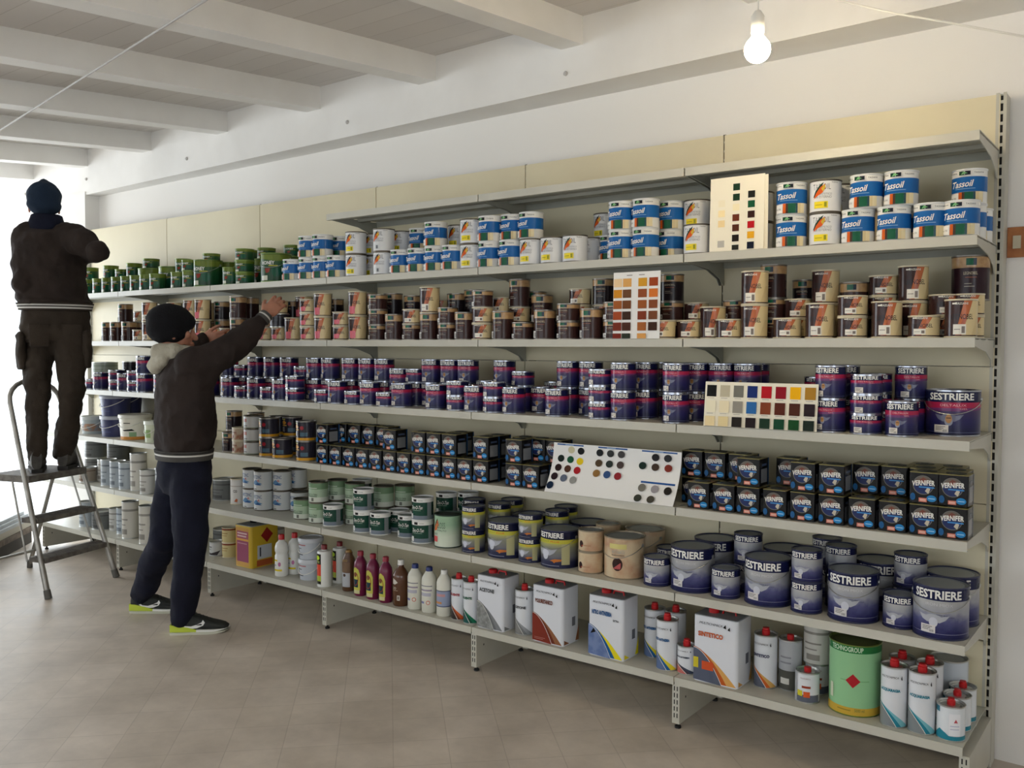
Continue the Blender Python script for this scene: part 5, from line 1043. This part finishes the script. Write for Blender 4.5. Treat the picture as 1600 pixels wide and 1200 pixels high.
def shoe(parent, heel, dirv, side_swoosh=True, pitch=0.0, boot=False):
    """local frame: x heel to toe, y left, z up"""
    D = Vector((dirv[0], dirv[1], 0)).normalized(); Ls = Zv.cross(D); heel = Vector(heel)
    M = Matrix((D, Ls, Zv)).transposed().to_4x4(); M.translation = heel; M = M @ Matrix.Rotation(-pitch, 4, 'Y')
    up = mat('black_shoe_mesh', S(34, 38, 36), .7, bump=.3, bscale=300) if not boot else mat('scuffed_boot_leather', S(74, 70, 64), .7, noise=(S(54, 50, 46), 20, .4, .6))
    t = MB()
    secs = [(.004, .026, .020, .085), (.020, .033, .018, .094), (.050, .036, .018, .088), (.085, .038, .018, .086), (.105, .041, .018, .098), (.130, .044, .016, .092), (.165, .047, .014, .076), (.200, .048, .014, .062), (.235, .045, .014, .052), (.262, .036, .014, .044), (.280, .020, .016, .034)]
    if boot: secs = [(x, w_*1.08, z0, z1+(.05 if x < .12 else .008)) for x, w_, z0, z1 in secs]
    n = 20; vs = []
    for x, w_, z0, z1 in secs:
        for j in range(n):
            th = 2*pi*j/n; cy_ = cos(th); sz = sin(th); ex = .75
            vs.append(M @ Vector((x, w_*abs(cy_)**ex*(1 if cy_ >= 0 else -1), (z0+z1)/2+(z1-z0)/2*abs(sz)**ex*(1 if sz >= 0 else -1))))
    fs = []
    for i in range(len(secs)-1): fs += [(i*n+j, i*n+(j+1) % n, (i+1)*n+(j+1) % n, (i+1)*n+j) for j in range(n)]
    fs += [tuple(range(n))[::-1], tuple((len(secs)-1)*n+j for j in range(n))]
    t.add(vs, fs, up, True); root = t.build('shoe' if not boot else 'work_boot', parent)
    def outline(g): 
        o = [(-.002, 0)]
        w_ = [(.0, .026), (.03, .036), (.08, .038), (.13, .042), (.18, .049), (.22, .049), (.255, .041), (.278, .024), (.288, .0)]
        return [(x-(.004 if x < .01 else 0), y+g) for x, y in w_[:-1]]+[(w_[-1][0], 0)]+[(x-(.004 if x < .01 else 0), -y-g) for x, y in w_[:-1]][::-1]
    ol = outline(.003)
    def slab(x_lo, x_hi, za, zb, m_, nm, fa=None):
        bm = bmesh.new(); f = bm.faces.new([bm.verts.new((x, y, 0)) for x, y in ol])
        for px_, nx in ((x_lo, -1), (x_hi, 1)):
            bmesh.ops.bisect_plane(bm, geom=bm.verts[:]+bm.edges[:]+bm.faces[:], plane_co=(px_, 0, 0), plane_no=(nx, 0, 0), clear_outer=True)
        fc = list(bm.faces)[0]; lp = [(v.co.x, v.co.y) for v in fc.verts]; bm.free()
        q_ = MB(); kk = len(lp); zt = lambda x: zb(x) if callable(zb) else zb
        vv = [M @ Vector((x, y, za+(.012*max(0, (x-.20)/.08)**2))) for x, y in lp]+[M @ Vector((x, y, zt(x))) for x, y in lp]
        q_.add(vv, [tuple(range(kk))[::-1], tuple(range(kk, 2*kk))]+[(i, (i+1) % kk, kk+(i+1) % kk, kk+i) for i in range(kk)], m_); q_.build(nm, root)
    if boot: slab(-.01, .30, 0, .022, mat('boot_rubber', S(40, 38, 36), .8), 'sole'); return root
    slab(-.01, .30, .0, lambda x: .016-.004*(x/.28), mat('sole_offwhite', S(196, 196, 178), .6), 'outsole')
    slab(-.01, .125, .0125, lambda x: .050-.026*max(0, (x-.04)/.085), mat('lime_heel_foam', S(190, 206, 60), .6), 'heel_cushion')
    slab(.125, .30, .0125, lambda x: .026-.004*(x/.28), mat('white_midsole', S(232, 232, 226), .5), 'midsole')
    # white curved tick on both sides
    white = mat('white_leather', S(236, 236, 232), .5)
    tick = [(.052, .070), (.060, .052), (.078, .040), (.100, .040), (.130, .050), (.150, .058), (.170, .070), (.168, .062), (.140, .046), (.112, .032), (.088, .026), (.066, .030), (.052, .046)]
    tick = [(.048, .066), (.070, .046), (.100, .043), (.130, .052), (.152, .062), (.158, .072), (.168, .060), (.160, .046), (.130, .033), (.098, .028), (.070, .034), (.052, .050)]
    for sg in (1, -1):
        q_ = MB(); vv = []
        for x, z in tick:
            for i in range(len(secs)-1):
                if secs[i][0] <= x <= secs[i+1][0]: f_ = (x-secs[i][0])/(secs[i+1][0]-secs[i][0]); w_ = secs[i][1]*(1-f_)+secs[i+1][1]*f_; a0 = secs[i][2]*(1-f_)+secs[i+1][2]*f_; a1 = secs[i][3]*(1-f_)+secs[i+1][3]*f_
            s_ = max(-1, min(1, (z-(a0+a1)/2)/((a1-a0)/2))); s_ = abs(s_)**(1/.75); yv = w_*max(0.0, 1-s_*s_)**.375
            vv.append(M @ Vector((x, sg*(yv+.003), z)))
        q_.add(vv, [tuple(range(len(vv)))], white); q_.build('side_tick', root)
    q_ = MB()
    for k in range(5):
        x = .118+.017*k; z = .098-.0075*k
        q_.tube([M @ Vector((x, -.018, z-.004)), M @ Vector((x+.004, 0, z+.003)), M @ Vector((x, .018, z-.004))], .0026, mat('lace_grey', S(60, 64, 62), .8), 6)
    q_.build('laces', root); return root
def rib(parent, name, rings_lo, rings_hi, cols):
    """knitted band as stacked elliptical rings with one colour each"""
    q_ = MB()
    (c0, a0, b0, A0, B0), (c1, a1, b1, A1, B1) = rings_lo, rings_hi; n = len(cols)
    for k, cm in enumerate(cols):
        f0, f1 = k/n, (k+1)/n; L = lambda x, y, f: x*(1-f)+y*f
        eloft(q_, [(Vector(c0).lerp(Vector(c1), f0), L(a0, a1, f0), L(b0, b1, f0), A0, B0), (Vector(c0).lerp(Vector(c1), f1), L(a0, a1, f1), L(b0, b1, f1), A0, B0)], cm, 36, caps=(k in (0, n-1)))
    return q_.build(name, parent)

# ---- the man standing on the floor, reaching to the third highest shelf
F = Vector((.28, .96, 0)).normalized(); A_ = Vector((F.y, -F.x, 0))
C2 = P(289, 600, 4.60); PE = P(288, 712, 4.62); NE = P(280, 556, 4.63); HD = P(272, 517, 4.63)
Rs = C2+A_*.175+Zv*.105; Ls = C2-A_*.175+Zv*.090
Re = P(372, 539, 4.56); Rw = P(415, 494, 4.66); Le = P(298, 556, 4.96); Lw = P(318, 529, 5.10)
Rhip = PE+A_*.095-Zv*.02; Lhip = PE-A_*.095-Zv*.02
sd = Vector((.66, .75, 0)).normalized(); hR = Vector((-3.563, -.904, 0)); hL = Vector((-4.075, -.825, 0)); sdL = Vector((.74, .67, 0)).normalized()
Ra = hR+sd*.055+Zv*.095; La = hL+sdL*.055+Zv*.100
Rk = P(297, 852, 4.50); Lk = P(256, 842, 4.70)
hf = Vector((.52, .85, -.04)).normalized()     # facing of the head
body = MB()
q2 = head(body, HD, hf, skin)
limb(body, [HD-Zv*.06-hf*.02, NE-Zv*.03], [.056, .060], skin)
eloft(body, [(NE-Zv*.02, .07, .06, A_, F), (C2+Zv*.12, .165, .09, A_, F), (C2, .165, .105, A_, F), (C2-Zv*.16, .135, .095, A_, F), (PE+Zv*.02, .128, .080, A_, F), (PE-Zv*.08, .122, .076, A_, F)], skin)
limb(body, [Rs, Re, Rw], [.050, .040, .027], skin); limb(body, [Ls, Le, Lw], [.050, .040, .027], skin)
limb(body, [Rhip-Zv*.03, Rk, Ra, hR+sd*.06+Zv*.03], [.066, .048, .036, .030], skin); limb(body, [Lhip-Zv*.03, Lk, La, hL+sdL*.06+Zv*.03], [.066, .048, .036, .030], skin)
limb(body, [hR+sd*.05+Zv*.04, hR+sd*.22+Zv*.030], [.030, .018], skin); limb(body, [hL+sdL*.05+Zv*.04, hL+sdL*.22+Zv*.030], [.030, .018], skin)
tinc = None
for it in ITEMS:
    if it[0] == 5 and it[5] == 2 and it[4] == 'ls' and abs(it[1]+3.37) < .25: tinc = Vector((it[1], it[2], it[3]+.036))
if tinc is None: tinc = P(440, 480, 4.86)
hand(body, Rw, P(437, 469, 4.72)-Rw, Vector((-.55, .80, .1)), skin, curl=30, side=1, k=1.05)
hand(body, Lw, Vector((.85, .40, .02)), (.05, .95, .25), skin, curl=24, side=1)
man = fuse(body, 'person', None, .0045, 5)
tag(man, 'person in black beanie, dark brown jacket and navy trousers reaching up to shelf', 'person')
face_bits(q2, man)
bd = MB(); beard_m = mat('dark_stubble', S(44, 32, 28), .9, bump=.5, bscale=400)
limb(bd, [q2(.050, -.048, -.078), q2(.078, -.026, -.100), q2(.088, 0, -.104), q2(.078, .026, -.100), q2(.050, .048, -.078)], [.012, .016, .018, .016, .012], beard_m)
fuse(bd, 'beard', man, .004, 3)
bn = MB(); bk = cloth('black_knit', (16, 16, 18), (22, 22, 26), 160)
hs = hf.cross(Zv)
ball(bn, q2(-.020, 0, .048), (.118, .100, .092), bk, hf, hs, Zv, 24); ball(bn, q2(-.038, 0, .008), (.100, .100, .082), bk, hf, hs, Zv, 24); ball(bn, q2(-.016, 0, -.012), (.092, .099, .060), bk, hf, hs, Zv, 20); ball(bn, q2(.020, 0, .052), (.086, .086, .060), bk, hf, hs, Zv, 20)
fuse(bn, 'beanie', man, .007, 6, .008, .05)
jk = MB(); jm = cloth('dark_brown_jacket', (52, 44, 41), (44, 37, 35), 260)
eloft(jk, [(NE-Zv*.015, .085, .075, A_, F), (C2+Zv*.135, .175, .105, A_, F), (C2+Zv*.06, .200, .130, A_, F), (C2-Zv*.05, .205, .142, A_, F), (C2-Zv*.17, .205, .145, A_, F), (C2-Zv*.27, .200, .142, A_, F), (PE+Zv*.045, .188, .135, A_, F), (PE+Zv*.025, .172, .125, A_, F)], jm)
limb(jk, [Rs-A_*.02, Rs.lerp(Re, .5)-Zv*.012, Re, Re.lerp(Rw, .6), Rw-(Rw-Re).normalized()*.03], [.092, .080, .072, .056, .042], jm)
limb(jk, [C2+A_*.12+Zv*.02, Rs.lerp(Re, .55)-Zv*.03], [.10, .055], jm)
limb(jk, [Ls, Le, Lw-(Lw-Le).normalized()*.02], [.085, .066, .042], jm)
fuse(jk, 'jacket', man, .009, 7, .040, .10)
hemw = mat('white_knit_stripe', S(206, 204, 198), .9); hemg = cloth('grey_knit_hem', (84, 82, 78), (74, 72, 70), 300)
rib(man, 'jacket_hem', (PE-Zv*.014, .180, .136, A_, F), (PE+Zv*.036, .190, .142, A_, F), [hemg, hemg, hemg, hemw, hemg, hemg])
for w_, e_ in ((Rw, Re), (Lw, Le)):
    d = (w_-e_).normalized(); s1 = d.cross(Zv).normalized(); s2 = d.cross(s1)
    rib(man, 'cuff', (w_-d*.030, .041, .039, s1, s2), (w_+d*.012, .036, .034, s1, s2), [hemg, hemg, hemw, hemg, hemg])
hd_ = MB(); hm = cloth('grey_beige_hood', (176, 170, 154), (160, 154, 138), 120)
q = lambda a, f, z: NE+A_*(a+.028)+F*(f+.008)+Zv*(z+.012)
limb(hd_, [q(.100, .04, .000), q(.090, -.060, .005), q(.010, -.110, .005), q(-.070, -.080, .004), q(-.100, .00, -.004)], [.032, .044, .050, .042, .032], hm)
limb(hd_, [q(.070, -.110, -.030), q(.0, -.130, -.060), q(-.070, -.100, -.038)], [.034, .046, .036], hm)
limb(hd_, [q(.060, -.045, .012), q(.0, -.075, .022), q(-.060, -.045, .012)], [.022, .026, .024], hm)
fuse(hd_, 'hood', man, .006, 5, .022, .05, 'grey-beige hood of a sweater')
tr = MB(); tm = cloth('navy_trousers', (27, 29, 44), (22, 24, 36), 240)
eloft(tr, [(PE+Zv*.07, .160, .112, A_, F), (PE+Zv*.02, .166, .118, A_, F), (PE-Zv*.06, .176, .130, A_, F), (PE-Zv*.14, .172, .126, A_, F), (PE-Zv*.19, .150, .11, A_, F)], tm)
limb(tr, [Rhip-Zv*.06, Rhip.lerp(Rk, .5), Rk, Rk.lerp(Ra, .55), Ra-Zv*.005], [.104, .095, .082, .074, .062], tm)
limb(tr, [Lhip-Zv*.06, Lhip.lerp(Lk, .5), Lk, Lk.lerp(La, .55), La-Zv*.005], [.102, .092, .080, .072, .062], tm)
fuse(tr, 'trousers', man, .009, 6, .030, .11)
shoe(man, hR, sd); shoe(man, hL, sdL)

# ---- the man on the stepladder, seen from behind
aw = Vector((ray(80, 545).x, ray(80, 545).y, 0)).normalized(); A1 = Vector((aw.y, -aw.x, 0)); F1 = aw
PZ = .700
C1 = P(81, 412, 5.46); PE1 = P(87, 490, 5.46); NE1 = P(73, 350, 5.45); HD1 = P(69, 322, 5.45)
Rs1 = P(113, 372, 5.44); Re1 = P(155, 393, 5.30); Rw1 = P(136, 398, 5.55); Ls1 = P(44, 370, 5.44); Le1 = P(36, 440, 5.34); Lw1 = P(60, 432, 5.58)
LH = P(64, 505, 5.46); RH = P(106, 505, 5.46)
LK = P(61, 615, 5.40); RK = P(109, 610, 5.40); 
lf = P(58, 738, 5.42); rf = P(98, 726, 5.56); lf.z = PZ; rf.z = PZ
LA = lf+Zv*.10; RA = rf+Zv*.10
body = MB(); q1 = head(body, HD1, F1, skin)
limb(body, [HD1-Zv*.06, NE1-Zv*.04], [.056, .060], skin)
eloft(body, [(NE1-Zv*.03, .07, .06, A1, F1), (C1+Zv*.15, .165, .09, A1, F1), (C1, .165, .105, A1, F1), (C1-Zv*.18, .135, .095, A1, F1), (PE1, .130, .082, A1, F1), (PE1-Zv*.09, .125, .08, A1, F1)], skin)
limb(body, [Rs1, Re1, Rw1], [.050, .040, .027], skin); limb(body, [Ls1, Le1, Lw1], [.050, .040, .027], skin)
limb(body, [RH-Zv*.03, RK, RA, rf+Zv*.04], [.070, .044, .034, .030], skin); limb(body, [LH-Zv*.03, LK, LA, lf+Zv*.04], [.070, .044, .034, .030], skin)
limb(body, [rf+Zv*.04, rf+F1*.16+Zv*.032], [.030, .020], skin); limb(body, [lf+Zv*.04, lf+F1*.16+Zv*.032], [.030, .020], skin)
hand(body, Rw1, F1*.75-A1*.5, -Zv, skin, curl=32, side=-1); hand(body, Lw1, F1*.8+A1*.5, -Zv, skin, curl=32, side=1)
man1 = fuse(body, 'person', None, .0045, 5)
tag(man1, 'person in navy beanie and brown jacket standing on the stepladder, seen from behind', 'person')
face_bits(q1, man1)
bn = MB(); nv = cloth('navy_knit', (32, 46, 64), (26, 38, 54), 160)
ball(bn, q1(-.014, 0, .052), (.112, .098, .098), nv, F1, A1, Zv, 24); limb(bn, [q1(-.010, 0, .10), q1(-.006, .0, .135)], [.055, .030], nv); ball(bn, q1(-.040, 0, .0), (.080, .096, .065), nv, F1, A1, Zv, 20)
fuse(bn, 'beanie', man1, .007, 6, .012, .05)
sn = MB(); snm = cloth('dark_navy_scarf', (22, 26, 42), (18, 20, 34), 120)
eloft(sn, [(NE1-Zv*.05, .105, .095, A1, F1), (NE1+Zv*.01, .098, .088, A1, F1), (NE1+Zv*.055, .086, .080, A1, F1)], snm); fuse(sn, 'neck_warmer', man1, .007, 4, .012, .05, 'dark navy neck warmer')
jk = MB(); jm1 = cloth('brown_work_jacket', (50, 42, 38), (42, 35, 32), 260)
eloft(jk, [(NE1-Zv*.035, .095, .085, A1, F1), (C1+Zv*.185, .150, .105, A1, F1), (C1+Zv*.13, .185, .120, A1, F1), (C1+Zv*.02, .188, .135, A1, F1), (C1-Zv*.12, .190, .140, A1, F1), (C1-Zv*.22, .205, .145, A1, F1), (PE1+Zv*.075, .212, .148, A1, F1), (PE1+Zv*.050, .195, .135, A1, F1)], jm1)
limb(jk, [Rs1, Rs1.lerp(Re1, .5)+Zv*.008, Re1, Rw1], [.092, .084, .066, .050], jm1)
limb(jk, [NE1+A1*.04-Zv*.06, Rs1+Zv*.012], [.075, .080], jm1)
limb(jk, [Ls1, Ls1.lerp(Le1, .5), Le1, Lw1], [.090, .078, .070, .050], jm1)
fuse(jk, 'jacket', man1, .009, 7, .036, .10)
rib(man1, 'jacket_hem', (PE1+Zv*.018, .200, .138, A1, F1), (PE1+Zv*.062, .214, .150, A1, F1), [cloth('brown_knit_hem', (60, 52, 46)), hemw, hemg, hemw, cloth('brown_knit_hem', (60, 52, 46))])
tr = MB(); cg = cloth('brown_cargo_trousers', (58, 50, 42), (48, 41, 35), 200)
eloft(tr, [(PE1+Zv*.02, .190, .130, A1, F1), (PE1-Zv*.08, .196, .138, A1, F1), (PE1-Zv*.17, .190, .126, A1, F1)], cg)
limb(tr, [LH-Zv*.08, LH.lerp(LK, .55)-A1*.012, LK-A1*.006, LK.lerp(LA, .4)-A1*.006, LK.lerp(LA, .8), LA+Zv*.01], [.100, .084, .072, .060, .066, .056], cg)
limb(tr, [RH-Zv*.08, RH.lerp(RK, .55)+A1*.014, RK+A1*.012, RK.lerp(RA, .4)+A1*.012, RK.lerp(RA, .8)+A1*.010, RA+Zv*.01], [.100, .084, .074, .064, .070, .060], cg)
fuse(tr, 'cargo_trousers', man1, .009, 5, .036, .08)
for s_, hp, kn in ((-1, LH, LK), (1, RH, RK)):
    pk = MB(); c = hp.lerp(kn, .42)+A1*s_*.098-F1*.01
    eloft(pk, [(c-Zv*.10, .024, .070, A1, F1), (c, .032, .078, A1, F1), (c+Zv*.085, .030, .076, A1, F1), (c+Zv*.10, .036, .080, A1, F1), (c+Zv*.125, .016, .070, A1, F1)], cg, 16); fuse(pk, 'cargo_pocket', man1, .008, 2, .016, .05)
    pk = MB(); c = PE1-Zv*.13+A1*s_*.088-F1*.128
    eloft(pk, [(c-Zv*.07, .055, .010, A1, F1), (c+Zv*.05, .060, .014, A1, F1), (c+Zv*.065, .062, .016, A1, F1)], cg, 16); fuse(pk, 'back_pocket', man1, .006, 2)
shoe(man1, lf-F1*.055, F1, boot=True); shoe(man1, rf-F1*.055, (F1+A1*.25), boot=True)

# ------------------------------------------------------------------ stepladder
alu = mat('dull_aluminium', S(176, 174, 168), .42, .75, noise=(S(140, 136, 130), 12, .35, .7)); grey = mat('grey_ribbed_tread', S(112, 106, 98), .7, noise=(S(88, 82, 76), 25, .4, .6)); footm = mat('grey_rubber_foot', S(92, 90, 86), .8)
t = empty('stepladder', (-4.77, -.73, 0)); tag(t, 'aluminium stepladder with hoop handrail under the higher man', 'stepladder')
inv_ = Vector((4.77, .73, 0))
G1 = Vector((-4.690, -.980, 0))+inv_; G2 = Vector((-4.846, -.482, 0))+inv_; wv_ = (G2-G1).normalized(); bk_ = Vector((-wv_.y, wv_.x, 0)); bk_ = bk_ if bk_.x < 0 else -bk_
def st(side, z):   # point on a front stile
    sh = .055*min(z, 1.3); g = G1+wv_*sh if side == 0 else G2-wv_*sh*1.5
    return g+bk_*.30*z+Zv*z
LP = .672
for side in (0, 1):
    mb = MB(); mb.tube([st(side, z) for z in (.03, .16, .19, .40, .70)], [.0165, .0165, .015, .015, .015], alu, 10); mb.build('stile', t)
    f = MB(); f.tube([st(side, .0)+Zv*.001, st(side, .05)], [.021, .019], footm, 10); f.build('foot', t)
hoop = [st(0, .70), st(0, .95), st(0, 1.12)]
top0, top1 = st(0, 1.12), st(1, 1.12)
for k in range(1, 10):
    a = pi*k/10; c = (top0+top1)/2; hoop.append(c+(top0-c)*cos(a)+(Zv*.13+bk_*.04)*sin(a))
hoop += [st(1, 1.12), st(1, .95), st(1, .70)]
mb = MB(); mb.tube(hoop, .0145, alu, 10); mb.build('hoop_handrail', t)
for z, dp in ((.225, .10), (.45, .10)):
    a, b2 = st(0, z), st(1, z); mb = MB(); u = (b2-a).normalized()
    vs = []
    for p in (a+u*.012, b2-u*.012):
        for dd, zz in ((-.025, .0), (-.025, -.028), (dp, -.028), (dp, .0)): vs.append(p+bk_*dd+Zv*zz)
    mb.add(vs, [(0, 1, 2, 3), (7, 6, 5, 4), (0, 4, 5, 1), (1, 5, 6, 2), (2, 6, 7, 3), (3, 7, 4, 0)], grey)
    for k in range(6):
        o_ = -.018+.018*k; mb.tube([a+u*.014+bk_*o_+Zv*.0005, b2-u*.014+bk_*o_+Zv*.0005], .0018, grey, 5)
    mb.build('step', t)
a, b2 = st(0, LP), st(1, LP); u = (b2-a).normalized(); mb = MB(); vs = []
for p in (a-u*.0, b2+u*.0):
    for dd, zz in ((-.03, .026), (-.03, -.014), (.27, -.014), (.27, .026)): vs.append(p+bk_*dd+Zv*zz)
mb.add(vs, [(0, 1, 2, 3), (7, 6, 5, 4), (0, 4, 5, 1), (1, 5, 6, 2), (2, 6, 7, 3), (3, 7, 4, 0)], grey); mb.build('platform', t)
for side in (0, 1):
    g0 = (st(side, LP)+bk_*.23); g1 = (G1 if side == 0 else G2)+bk_*.72+Zv*.02
    mb = MB(); mb.tube([g0, g1], .013, alu, 10); mb.build('rear_leg', t)
    f = MB(); f.tube([g1-Zv*.019, g1+Zv*.03], [.018, .016], footm, 10); f.build('foot', t)
    mb = MB(); mb.tube([st(side, LP)+bk_*.10-Zv*.01, st(side, .20)+bk_*.11], .006, alu, 8); mb.build('strut', t)
mb = MB(); mb.tube([G1+bk_*.64+Zv*.13, G2+bk_*.64+Zv*.13], .010, alu, 8); mb.build('rear_crossbar', t)
